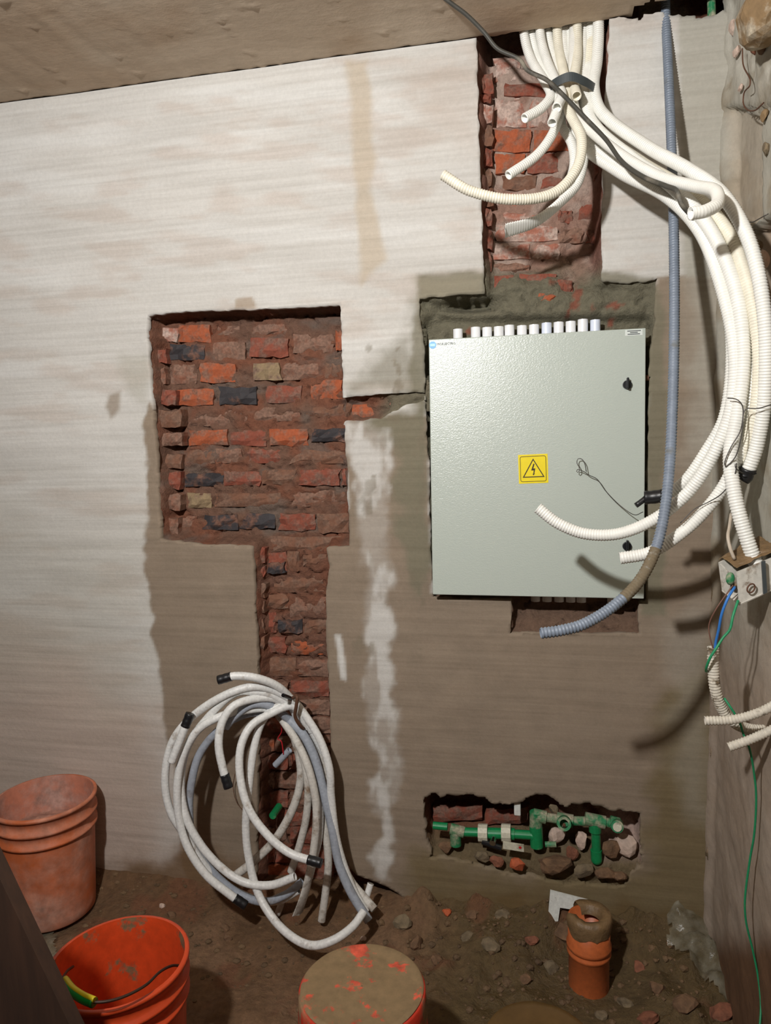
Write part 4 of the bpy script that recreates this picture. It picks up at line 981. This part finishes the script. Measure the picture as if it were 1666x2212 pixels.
# ------------------------------------------------------------------ water pipes in the broken opening
def plumbing():
    Y0 = 0.012
    root = empty('water_pipe', tuple(W(1160, 1830, Y0)))
    tag(root, 'green plastic water pipe assembly with stop valve in the broken wall opening', 'water pipe')
    def p(a, b_, y=Y0): return W(a, b_, y)
    def seg(name, a, c, r, mat, par=root, n=18):
        mb = MB(); cyl(mb, a, c, r, n=n); return mb.build(name, mat, par, smooth=False)
    r1, r2 = 0.0135, 0.0175
    seg('elbow', p(973, 1790), p(1003, 1798), 0.0170, 'gpipe_dusty'); seg('elbow', p(984, 1795), p(985, 1825), 0.0170, 'gpipe_dusty')
    seg('pipe', p(1000, 1797), p(1035, 1798), r1, 'gpipe')
    v = seg('valve_body', p(1036, 1799), p(1102, 1801), 0.0165, 'gpipe')
    for x0, x1 in ((1034, 1054), (1084, 1104)):
        seg('union_nut', p(x0, 1799), p(x1, 1800), 0.0270, 'nut', n=12)
    seg('pipe', p(1100, 1801), p(1150, 1804), r1, 'gpipe'); seg('collar', p(1103, 1801), p(1112, 1802), r2, 'gpipe')
    seg('valve_stem', p(1068, 1806, Y0-.005), p(1064, 1822, Y0-.035), 0.0095, 'chrome')
    seg('valve_base', p(1042, 1818, Y0-.02), p(1084, 1832, Y0-.03), 0.0085, 'knob', n=10)
    lv = build('valve_lever', *(lambda a, c, h: ([a+(0, -.004, h), a+(0, -.004, -h), c+(0, -.004, -h), c+(0, -.004, h), a+(0, .006, h), a+(0, .006, -h), c+(0, .006, -h), c+(0, .006, h)],
               [(0, 1, 2, 3), (7, 6, 5, 4), (0, 4, 5, 1), (1, 5, 6, 2), (2, 6, 7, 3), (3, 7, 4, 0)]))(p(1087, 1824, -.04), p(1132, 1833, -.045), np.array([0, 0, .010])*1), 'nut', root) if False else None
    a = p(1087, 1825, -.04); c = p(1132, 1832, -.042); h = 0.010; t = 0.004
    V = [(q[0], q[1]+dy, q[2]+dz) for q in (a, c) for dy in (-t, t) for dz in (-h, h)]
    lv = build('valve_lever', V, [(0, 1, 3, 2), (4, 6, 7, 5), (0, 4, 5, 1), (2, 3, 7, 6), (0, 2, 6, 4), (1, 5, 7, 3)], 'nut', root)
    lv['label'] = 'white valve lever with red dot'
    d = p(1124, 1831, -.046); mb = MB(); cyl(mb, d, d+np.array([0, .003, 0]), .0042, n=12); mb.build('red_dot', 'redmark', lv)
    seg('tee', p(1158, 1784), p(1160, 1828), 0.0195, 'gpipe'); seg('tee_branch', p(1148, 1804), p(1158, 1804), 0.0175, 'gpipe')
    seg('elbow', p(1158, 1754), p(1158, 1786), 0.0190, 'gpipe_dusty'); seg('elbow', p(1152, 1760), p(1180, 1766), 0.0190, 'gpipe_dusty')
    seg('pipe', p(1178, 1765), p(1215, 1771), r1, 'gpipe_dusty')
    seg('tee', p(1203, 1768), p(1238, 1774), 0.0190, 'gpipe_dusty')
    mb = MB(); pipe_end(mb, p(1219, 1774), p(1219, 1780, Y0-.055), 0.0200, 0.0125, 20, .03); o = mb.build('outlet', 'gpipe_dusty', root)
    mb = MB(); cyl(mb, p(1219, 1780, Y0-.052), p(1219, 1786, Y0-.06), .0045, n=10); mb.build('outlet_plug', 'rust', o)
    seg('pipe', p(1236, 1773), p(1268, 1774), r1, 'gpipe_dusty')
    seg('tee', p(1264, 1768), p(1308, 1777), 0.0190, 'gpipe_dusty')
    seg('tee_branch', p(1286, 1772), p(1286, 1796), 0.0180, 'gpipe')
    seg('pipe', p(1287, 1790), p(1289, 1842), r1, 'gpipe')
    seg('end_cap', p(1288, 1836), p(1289, 1856), 0.0165, 'gpipe'); 
    V, Fc = ico(3); c0 = p(1289, 1856); build('cap_dome', V*0.0165+c0, Fc, 'gpipe', root, smooth=True)
    seg('pipe', p(1306, 1776), p(1334, 1780), r1, 'gpipe_dusty')
    seg('elbow', p(1318, 1775), p(1338, 1780), 0.0180, 'gpipe_dusty'); seg('outlet', p(1334, 1780, Y0), p(1334, 1786, Y0-.04), 0.0175, 'gpipe_dusty')
    seg('outlet_plug', p(1334, 1786, Y0-.038), p(1334, 1787, Y0-.045), 0.0125, 'nut')
plumbing()
mb = MB(); cyl(mb, W(936, 1783, -.005), W(967, 1786, -.005), 0.0115, n=18); tag(mb.build('pipe_offcut', 'gpipe'), 'short clean green pipe offcut at left of the pipe opening', 'pipe')
mb = MB(); cyl(mb, W(1178, 1824, .0), W(1202, 1824, .0), 0.0085, n=14); tag(mb.build('pipe_offcut', 'gpipe_dusty'), 'pale dusty green pipe bit under the tee joint', 'pipe')
tg = MB(); a = W(1118, 1747, .02); tg.box(a[0]-.010, a[0]+.010, a[1]-.004, a[1]+.004, a[2]-.021, a[2]+.021, .003); tag(tg.build('white_tag', 'bracket'), 'small white plastic tag stuck above the stop valve', 'tag')
PR = 'rubble in the pipe opening'
for k, (a, b_, sx, sz, m_, y, lab) in enumerate([
    (1116, 1868, .019, .019, 'stone_or', -.02, 'bright orange tile chunk below the valve lever'), (1195, 1866, .046, .021, 'stone_br', -.012, 'long brown brick lump under the green tee'),
    (1072, 1862, .018, .016, 'stone_red', -.008, 'reddish lump left of the orange tile chunk'), (1262, 1880, .024, .018, 'stone', -.012, 'grey stone left of the green end cap'),
    (1310, 1888, .026, .014, 'stone_br', -.012, 'brown stone beneath the green end cap'), (1320, 1832, .020, .024, 'stone_br', .01, 'brown brick corner right of the green end cap'),
    (1258, 1816, .016, .026, 'stone_wh', .025, 'white plaster lump behind the capped pipe'), (1352, 1826, .026, .030, 'stone_wh', .02, 'pinkish white plaster lump at right end of the opening'),
    (1205, 1806, .022, .022, 'stone_wh', .035, 'pale lump behind the row of tees'), (1236, 1842, .016, .020, 'stone_red', .012, 'small red lump between the two pipe drops'),
    (1340, 1894, .018, .012, 'stone_br', -.012, 'brown chip at lower right of the opening'), (1196, 1748, .014, .014, 'stone', .03, 'pale stone wedged above the upper pipe'),
    (1040, 1852, .022, .014, 'stone', -.01, 'grey lump below the union nuts'), (962, 1830, .018, .020, 'stone_br', .01, 'dark brown lump left of the lower elbow')]):
    tag(rock('rubble_chunk', W(a, b_, y), (sx*1.3, sx*0.8, sz*1.25), m_, 500+k, rough=1.3), lab, 'rubble', PR)

# ------------------------------------------------------------------ buckets
def bucket(name, loc, H, rt, rb, mats, label, fill=None, inverted=False):
    root = empty(name, loc); tag(root, label, 'bucket', 'orange buckets on the floor')
    L_ = lambda z: rb+(rt-rb)*z/H
    out = [(0.001, 0.004), (rb-.012, 0.004), (rb-.004, 0.0), (rb, .004)]
    zs = [H*0.74, H*0.80, H*0.86, H*0.92]
    prof = list(out)
    for z in np.linspace(0.03, H*0.70, 6): prof.append((L_(z), z))
    for z in (H*0.745, H*0.86):
        prof += [(L_(z)-.001, z-.006), (L_(z)+.008, z-.004), (L_(z)+.008, z+.004), (L_(z)-.001, z+.006)]
    prof += [(L_(H)-.001, H-.012), (L_(H)+.007, H-.010), (L_(H)+.007, H-.002), (L_(H)+.003, H), (L_(H)-.003, H)]
    if inverted: prof = [(r_, H-z) for r_, z in prof][::-1]
    V, Q = lathe(prof, 56, loc); shell = build('shell', V, Q, mats[0], root, smooth=True)
    if not inverted:
        pin = [(L_(H)-.003, H)] + [(L_(z)-.004, z) for z in np.linspace(H-.01, .02, 8)] + [(rb*0.5, .012), (0.001, .012)]
        V, Q = lathe(pin, 56, loc); build('inside', V, Q, mats[1], root, smooth=True)
    if fill:
        n = 40; pr = []
        rr = np.linspace(1, 0.001, 12)
        V, Q = lathe([(r_*(L_(fill)-.006), fill+0.02*(1-r_)) for r_ in rr], n, loc)
        V[:, 2] += (fbm(V[:, 0]*30, V[:, 1]*30, 151)-0.5)*0.03
        build('rubble_fill', V, Q, mats[2], root)
    return root
M['dustfill'] = simple('dust_fill', (170, 128, 112), 0.95, var=0.2, scale=30, bmp=0.8, bdist=0.006)
bucket('orange_bucket', (-1.585, -0.165, 0.015), 0.385, 0.152, 0.130, ('b1', 'b1in', 'dustfill'), 'dusty orange bucket standing against the white wall at far left', fill=0.27)
bk = bucket('orange_bucket', (-0.955, -0.755, 0.0), 0.365, 0.150, 0.130, ('b2', 'b2in'), 'bright orange open bucket with wire handle in the lower left foreground')
hb = np.array([-0.955, -0.755, 0.0])
def on_rim(px_, py_, z): return F(px_, py_, z)
hp = [F(392, 2086, .345), F(372, 2086, .36), F(345, 2100, .385), F(315, 2128, .40), F(270, 2152, .405), F(225, 2164, .41), F(190, 2162, .412), F(150, 2135, .40), F(136, 2118, .385), F(145, 2098, .36), F(158, 2088, .345)]
hw = wirething('handle', hp, 0.0030, 'darkwire', None, None, parent=bk, world=True)
pth = spline([F(203, 2166, .411), F(180, 2156, .411), F(156, 2140, .402), F(140, 2120, .388)], .004)
V, Q = tube_mesh(pth, 0.0105, 12, 0, (False, False)); gp = build('handle_grip', V, Q, 'grip_g', bk, smooth=True); gp['label'] = 'green and yellow striped handle grip'
off = AU*0.0075 - AW*0.002 + AR*0.002
V, Q = tube_mesh(pth+off, 0.0058, 10, 0, (False, False)); build('grip_stripe', V, Q, 'grip_y', gp, smooth=True)
b3 = bucket('orange_bucket', (-0.388, -0.735, 0.0), 0.362, 0.150, 0.136, ('b3', 'b3'), 'upturned red-orange bucket whose base is caked with mud, front centre', inverted=True)
V, Q = lathe([(0.132, .364), (0.126, .368), (0.118, .364), (0.08, .3645), (0.03, .365), (0.001, .365)], 56, (-0.388, -0.735, 0)); V[:, 2] += (fbm(V[:, 0]*18, V[:, 1]*18, 161)-0.5)*0.004
build('mud_coat', V, Q, 'b3top', b3, smooth=True)
# muddy round lid lying at the bottom edge
c0 = F(1165, 2262, 0.03)
V, Q = lathe([(0.135, 0.0), (0.140, .012), (0.136, .020), (0.128, .015), (0.06, .013), (0.001, .014)], 56, (c0[0], c0[1]-.0, .018)); V[:, 2] += (fbm(V[:, 0]*20, V[:, 1]*20, 162)-0.5)*0.006
tag(build('muddy_lid', V, Q, 'wetmud', smooth=True), 'round lid covered in wet mud at the bottom edge of the photo', 'lid')

# ------------------------------------------------------------------ drain pipe stub and bits on the floor at right
def drain():
    c = np.array([0.112, -0.185, 0.0]); H = 0.20; r = 0.0545
    root = empty('drain_pipe', c); tag(root, 'orange drain pipe stub standing in the mud, top smeared with mud', 'pipe')
    pr = [(r, -.03), (r, .095), (r+.005, .100), (r+.005, .106), (r+.001, .110), (r+.001, .114), (r+.006, .118), (r+.006, .126), (r+.002, .132), (r+.002, H), (r-.003, H), (r-.003, .05), (.001, .05)]
    V, Q = lathe(pr, 40, c); build('pipe_wall', V, Q, 'opipe', root, smooth=False)
    # mud smeared over the rim, open towards the left back
    n = 40; V = []; Fc = []
    for k in range(n+1):
        a = math.radians(-170 + 300*k/n); d = 0.004+0.010*float(vnoise(np.array([k*.5]), np.array([1.5]), 5)[0])
        lo_ = H-0.012-0.045*float(fbm(np.array([k*.22]), np.array([.5]), 6)[0])
        for rr, zz in ((r+.004, lo_), (r+.008, H), (r+.002, H+.010+d*.6), (r-.020, H+.006+d*.4), (r-.026, H-.012)):
            V.append((c[0]+rr*math.cos(a), c[1]+rr*math.sin(a), zz))
    for k in range(n):
        for j in range(4): Fc.append((5*k+j, 5*k+5+j, 5*k+6+j, 5*k+1+j))
    build('mud_smear', V, Fc, 'mudcake', root, smooth=True)
drain()
def bracket():
    D0 = -0.03
    P = [(1189, 1924), (1290, 1950), (1288, 1972), (1210, 1961), (1206, 1990), (1183, 1992)]
    f = [W(a, b_, D0+ (1990-b_)*0.0002) for a, b_ in P]; k = [q+np.array([0, .006, 0]) for q in f]
    n = len(P); Fc = [list(range(n)), list(range(2*n-1, n-1, -1))] + [[i, n+i, n+(i+1) % n, (i+1) % n] for i in range(n)]
    o = build('corner_bracket', f+k, Fc, 'bracket'); tag(o, 'white plastic corner piece leaning on the wall behind the drain pipe', 'bracket')
    q = W(1268, 1960, D0-.004); mb = MB(); cyl(mb, q, q+np.array([0, .006, 0]), .005, n=12); mb.build('screw', 'nut', o)
bracket()
RB = 'rubble chunks on the muddy floor'
rub = [(1212, 2010, .045, .034, 'stone_br', 'big brown lump left of the drain pipe'), (1150, 2040, .020, .014, 'stone_red', 'red brick chip left of the brown lump'), (965, 1994, .014, .010, 'stone_or', 'small orange chip at the foot of the wall'),
    (1098, 2004, .016, .012, 'stone_or', 'orange-red chip below the pipe opening'), (1060, 2060, .024, .016, 'stone', 'grey clod left of the mud heap'), (1190, 2075, .022, .018, 'stone', 'grey clod in front of the brown lump'),
    (1135, 2110, .016, .013, 'stone_br', 'brown chip in front of the mud heap'), (1380, 2080, .020, .016, 'stone_red', 'reddish chunk right of the drain pipe'), (900, 2040, .022, .020, 'stone_br', 'brown clod by the foot of the wall, left of the heap'),
    (870, 2010, .026, .022, 'stone', 'grey broken plaster piece near the wall crack'), (485, 1995, .015, .012, 'stone_br', 'dark clod between the coil and the open bucket'), (492, 2012, .012, .012, 'stone_br', 'smaller clod next to the dark one'),
    (1420, 2140, .022, .015, 'stone_br', 'brown clod below the clear film'), (1350, 2150, .020, .014, 'stone', 'grey clod right of the muddy lid'), (1480, 2180, .03, .018, 'stone_br', 'broad brown clod at the lower right'),
    (1400, 2195, .026, .016, 'stone_red', 'reddish clod at the bottom edge, right half'), (1560, 2190, .028, .018, 'stone_red', 'red-brown clod at the lower right corner'), (1010, 2030, .020, .014, 'stone', 'grey clod above the muddy lid'),
    (1300, 2175, .016, .012, 'stone', 'little grey clod near the muddy lid'), (785, 2055-40, .010, .008, 'stone_wh', 'white chip beside the split grey conduit'), (350, 1950, .010, .008, 'stone_wh', 'white chip at lower left of the coil'), (370, 1965, .014, .009, 'stone_br', 'dark sliver at lower left of the coil'),
    (945, 2070, .018, .012, 'stone_br', 'brown crumb beside the mud-topped bucket'), (1085, 1975, .02, .016, 'stone', 'grey clod high on the heap'), (1240, 2090-60, .014, .012, 'stone_br', 'brown chip touching the drain pipe'),
    (1130, 1990, .024, .018, 'stone_br', 'brown lump high on the heap near the corner piece'), (1020, 1975, .02, .014, 'stone_br', 'brown clod against the wall under the opening'), (1345, 2010, .02, .018, 'stone', 'grey clod in the shadow right of the drain pipe')]
for k, (a, b_, sx, sz, m_, lab) in enumerate(rub):
    p = F(a, b_, 0.03)
    if p[1] > -0.03: p = W(a, b_, -0.03)
    z = max(fz(p[0], p[1])+sz*0.35, 0.0)
    tag(rock('rubble_chunk', (p[0], p[1], z if p[1] < -.031 else p[2]), (sx*1.15, sx, sz), m_, 700+k, rough=1.2), lab, 'rubble', RB)
# small crumbs nobody could count
M['crumb'] = simple('crumb_mud', (104, 82, 58), 0.8, var=0.3, scale=6, bmp=0.5)
def crumbs():
    V0, F0 = ico(1); V = []; Fc = []
    for k in range(1500):
        x = random.uniform(-1.9, XR-.02); y = -abs(random.gauss(0, 0.35))-0.005
        if x < -0.45 and random.random() < 0.55: continue
        if any(math.hypot(x-bx, y-by) < 0.16 for bx, by in BUCK[:3]) or y < -1.2: continue
        s = random.choice((.003, .004, .005, .007, .012)); z = fz(x, y)
        b0 = len(V); V += [(x+v[0]*s*random.uniform(.7, 1.3), y+v[1]*s, z+v[2]*s*.7) for v in V0]; Fc += [[i+b0 for i in f] for f in F0]
    o = build('rubble_crumbs', V, Fc, 'crumb'); o['kind'] = 'stuff'; tag(o, 'loose brown crumbs of mortar and brick scattered over the mud floor', 'rubble')
crumbs()
# crumpled clear film
def film(name, pts, label, seed, amp=0.03):
    pts = np.array(pts); x0, y0 = pts.min(0); x1, y1 = pts.max(0)
    h = 0.010
    X, Y = np.meshgrid(np.arange(x0, x1, h), np.arange(y0, y1, h))
    Z = floor_z(X, Y) + 0.006 + np.abs(fbm(X*16, Y*16, seed, 4)-0.5)*2*amp + np.abs(fbm(X*34+Y*12, Y*10, seed+9, 3)-0.5)*amp
    keep = (sdf(pts, X, Y)+(fbm(X*24, Y*24, seed+5)-0.5)*.03 < 0)[:-1, :-1]
    idx = np.arange(X.size).reshape(X.shape); Q = np.stack([idx[:-1, :-1], idx[:-1, 1:], idx[1:, 1:], idx[1:, :-1]], -1)[keep]
    V = np.stack([X, Y, Z], -1).reshape(-1, 3); used, inv = np.unique(Q.ravel(), return_inverse=True)
    return tag(build(name, V[used], inv.reshape(-1, 4), 'film'), label, 'plastic film')
film('plastic_film', [F(a, b_, .03)[:2] for a, b_ in ((1432, 2005), (1500, 2010), (1560, 2080), (1610, 2150), (1580, 2180), (1500, 2110), (1440, 2060))], 'crumpled clear plastic film lying in the right corner', 171)
film('plastic_film', [F(a, b_, .02)[:2] for a, b_ in ((55, 1985), (100, 1990), (118, 2050), (128, 2110), (100, 2110), (70, 2040))], 'scrap of clear plastic film in front of the dusty bucket', 181, 0.02)
# dark board standing at the left edge of the frame
def board():
    Y0 = -1.12
    a = W(-12, 1875, Y0); c = W(152, 2218, Y0)
    d = (c-a)/(a[2]-c[2]); t0 = c + d*c[2]; t1 = a - d*0.03
    w = np.array([-0.42, 0.02, 0]); th = np.array([0, 0.028, 0])
    V = [t0, t1, t1+w, t0+w, t0+th, t1+th, t1+w+th, t0+w+th]
    o = build('dark_board', V, [(0, 1, 2, 3), (7, 6, 5, 4), (0, 4, 5, 1), (1, 5, 6, 2), (2, 6, 7, 3), (3, 7, 4, 0)], 'wood'); tag(o, 'dark brown wooden board leaning at the lower left corner', 'board')
board()

# ------------------------------------------------------------------ junction box and wires by the right wall
def junction():
    YB = -0.53
    fr = W(1594, 1302, YB); 
    root = empty('junction_box', tuple(fr)); tag(root, 'mud-stained white plastic junction box at the right wall', 'junction box')
    # box turned towards the room: a left cheek, a front face with a knock-out and a broken muddy top
    A = W(1552, 1215, YB+.05); B = W(1592, 1236, YB); Cc = W(1690, 1196, YB+.02); D = W(1640, 1166, YB+.08)
    A2 = W(1560, 1278, YB+.05); B2 = W(1598, 1308, YB); C2 = W(1700, 1262, YB+.02)
    D2 = D + (A2-A)
    def slab(name, q, t, mat, par=root):
        q = [np.asarray(v) for v in q]; nrm = np.cross(q[1]-q[0], q[3]-q[0]); nrm /= np.linalg.norm(nrm)
        V = [v for v in q] + [v-nrm*t for v in q]
        n = len(q)
        return build(name, V, [list(range(n)), list(range(2*n-1, n-1, -1))] + [[i, n+i, n+(i+1) % n, (i+1) % n] for i in range(n)], mat, par)
    slab('side_cheek', [A2, A2*.55+B2*.45, A*.5+B*.5+np.array([0, 0, -.01]), A], .004, 'boxmetal')
    fr_ = slab('front_face', [B2, C2, Cc, B], .004, 'boxmetal')
    e = (C2-B2)/np.linalg.norm(C2-B2); up = (B-B2)/np.linalg.norm(B-B2); nn = np.cross(e, up); nn *= -np.sign(nn[1])*-1 if nn[1] < 0 else -1
    cc_ = W(1622, 1270, YB-.002); ring = np.array([cc_ + e*math.cos(t)*.0085 + up*math.sin(t)*.0085 + np.array([0, -.003, 0]) for t in np.linspace(0, 2*math.pi, 20)])
    V, Q = tube_mesh(ring, .0016, 6, 0, (False, False)); build('knockout_ring', V, Q, 'rust', fr_)
    gx = W(1648, 1254, YB+.004)
    slab('edge_rail', [W(1650, 1284, YB-.004), W(1658, 1280, YB-.004), W(1654, 1212, YB-.004), W(1646, 1214, YB-.004)], .006, 'tapegrey', fr_)
    slab('back_face', [D2, A2, A, D], .004, 'boxmetal'); slab('bottom', [B2, A2, D2, C2], .003, 'boxmetal')
    # mud and broken plaster on the top
    n = 14; V = []; Fc = []
    for j in range(n):
        for i in range(n):
            u, v = i/(n-1), j/(n-1)
            p = A*(1-u)*(1-v)+B*u*(1-v)+Cc*u*v+D*(1-u)*v
            V.append(p+np.array([0, 0, 0.004+0.014*float(fbm(np.array([u*5]), np.array([v*5]), 191)[0])]))
    for j in range(n-1):
        for i in range(n-1): Fc.append((j*n+i, j*n+i+1, j*n+n+i+1, j*n+n+i))
    build('mud_top', V, Fc, 'mudcake', root)
    V, Fc = ico(2); build('green_blob', V*np.array([.009, .008, .014])+W(1578, 1250, YB-.002), Fc, 'gpipe_dusty', root, smooth=True)
    return YB
YB = junction()
wirething('blue_wire', [(1588, 1268, YB-.005), (1574, 1290, YB-.02), (1560, 1325, YB-.02), (1553, 1360, YB-.01), (1546, 1392, YB), (1545, 1410, YB)], 0.0028, 'bluewire', 'blue wire from the junction box down into the conduit', 'wire')
wirething('green_wire', [(1595, 1297, YB-.005), (1584, 1330, YB-.02), (1577, 1360, YB-.025), (1562, 1378, YB-.025), (1548, 1400, YB-.03), (1535, 1420, YB-.03), (1527, 1440, YB-.02), (1526, 1450, YB+.0)], 0.0028, 'greenwire', 'short green wire curving from the junction box to the conduit mouth', 'wire')
wirething('brown_wire', [(1584, 1264, YB-.005), (1565, 1290, YB-.01), (1545, 1320, YB-.01), (1532, 1350, YB), (1534, 1375, YB), (1542, 1405, YB)], 0.0015, 'brownwire', 'thin brown wire left of the blue wire', 'wire')
wirething('beige_wire', [(1580, 1110, YB+.1), (1576, 1140, YB+.06), (1573, 1160, YB+.03), (1578, 1185, YB+.02), (1587, 1208, YB+.02)], 0.0036, 'beigewire', 'beige wire dropping into the top of the junction box', 'wire')
RG = 'muddy conduits by the right wall'
conduit('corrugated_conduit', [(1541, 1398, YB), (1541, 1440, YB), (1546, 1490, YB), (1560, 1530, YB+.01), (1585, 1560, YB+.02), (1620, 1575, YB+.04), (1670, 1578, YB+.05)], 0.0122, 'rightcond', 'muddy white conduit holding the blue and green wires', 'conduit', RG, hollow=(True, False))
conduit('corrugated_conduit', [(1700, 1505, YB-.04), (1660, 1530, YB-.04), (1620, 1546, YB-.04), (1580, 1555, YB-.04), (1523, 1557, YB-.04)], 0.0100, 'rightcond', 'muddy white conduit pointing left, upper of the two by the right wall', 'conduit', RG)
conduit('corrugated_conduit', [(1700, 1560, YB-.03), (1665, 1578, YB-.03), (1620, 1598, YB-.03), (1575, 1614, YB-.03)], 0.0100, 'rightcond', 'muddy white conduit pointing left, lowest by the right wall', 'conduit', RG)
wirething('green_wire', [(1565, 1508, YB-.0), (1580, 1530, YB-.01), (1598, 1560, YB-.005), (1606, 1585, YB), (1618, 1612, YB), (1628, 1660, YB+.02), (1634, 1720, YB+.03), (1630, 1800, YB+.04), (1620, 1860, YB+.05), (1610, 1940, YB+.05), (1612, 1990, YB+.05), (1626, 2050, YB+.05), (1638, 2110, YB+.04), (1644, 2170, YB+.02), (1640, 2240, YB-.02)], 0.0024, 'greenwire', 'long green wire hanging down the right wall to the floor', 'wire')
wirething('hook_wire', [XW(1604, 105, XR-.012), XW(1606, 140, XR-.014), XW(1621, 172, XR-.016), XW(1620, 185, XR-.018), XW(1608, 200, XR-.02), XW(1606, 222, XR-.02), XW(1615, 237, XR-.02), XW(1632, 238, XR-.02), XW(1650, 222, XR-.016)], 0.0016, 'rust', 'thin hooked wire on the upper right wall', 'wire', world=True)
# lumps and chips at the head of the right wall
p = XW(1648, 40, XR-.03); o = rock('plaster_lump', p, (.05, .075, .050), 'tan_lump', 901, wall_right, 3, 0.5)
for k, (a, b_, s, m_) in enumerate([(1632, 95, .022, 'stone_red'), (1648, 100, .018, 'stone_br'), (1586, 60, .020, 'stone_wh'), (1592, 110, .016, 'stone_wh'), (1620, 20, .02, 'stone_wh'), (1600, 190, .010, 'stone_wh'),
        (1650, 560, .020, 'stone_wh'), (1640, 530, .014, 'stone'), (1655, 320, .016, 'stone'), (1652, 250, .014, 'tan_lump')]):
    rock('plaster_chip', XW(a, b_, XR-.005), (s*.6, s, s), m_, 910+k, wall_right, 2)
def corner_fillet():
    nz, na = 190, 9
    zs = np.linspace(0.0, 1.35, nz); V = []
    for j, z in enumerate(zs):
        for i in range(na):
            t = i/(na-1)*math.pi/2
            r = 0.004 + 0.030*float(np.clip(fbm(np.array([z*16]), np.array([i*.35]), 195, 4)[0]-0.36, 0, 1)*2) * (1.0 if z < 1.1 else (1.35-z)/.25)
            V.append((XR+.004-r*math.sin(t)*(0.7+.3*math.cos(t)), 0.004-r*math.cos(t)*(0.7+.3*math.sin(t)), z))
    Q = np.array([[j*na+i, j*na+i+1, (j+1)*na+i+1, (j+1)*na+i] for j in range(nz-1) for i in range(na-1)])
    Va = np.array(V); c = blend(np.broadcast_to(lin((128, 110, 84)), (len(Va), 3)), lin((160, 140, 116)), sstep(.4, .6, fbm(Va[:, 2]*30, Va[:, 0]*60, 196)))
    build('crumbled_mortar', Va, Q, 'masonry', wall_right, color=c)
corner_fillet()
wirething('twisted_wire', [XW(1592, 455, XR-.02), XW(1606, 470, XR-.04), XW(1625, 480, XR-.04), XW(1645, 470, XR-.03), XW(1660, 462, XR-.02)], 0.0012, 'wire', 'thin twisted wire sticking out of the broken right wall', 'wire', world=True)
g = W(1538, 30, -.0); mb = MB(); cyl(mb, W(1538, 38, .012), W(1536, -30, .012), .010, n=14); tag(mb.build('pipe_stub', 'gpipe_dusty'), 'pale green pipe stub at the broken ceiling corner', 'pipe')
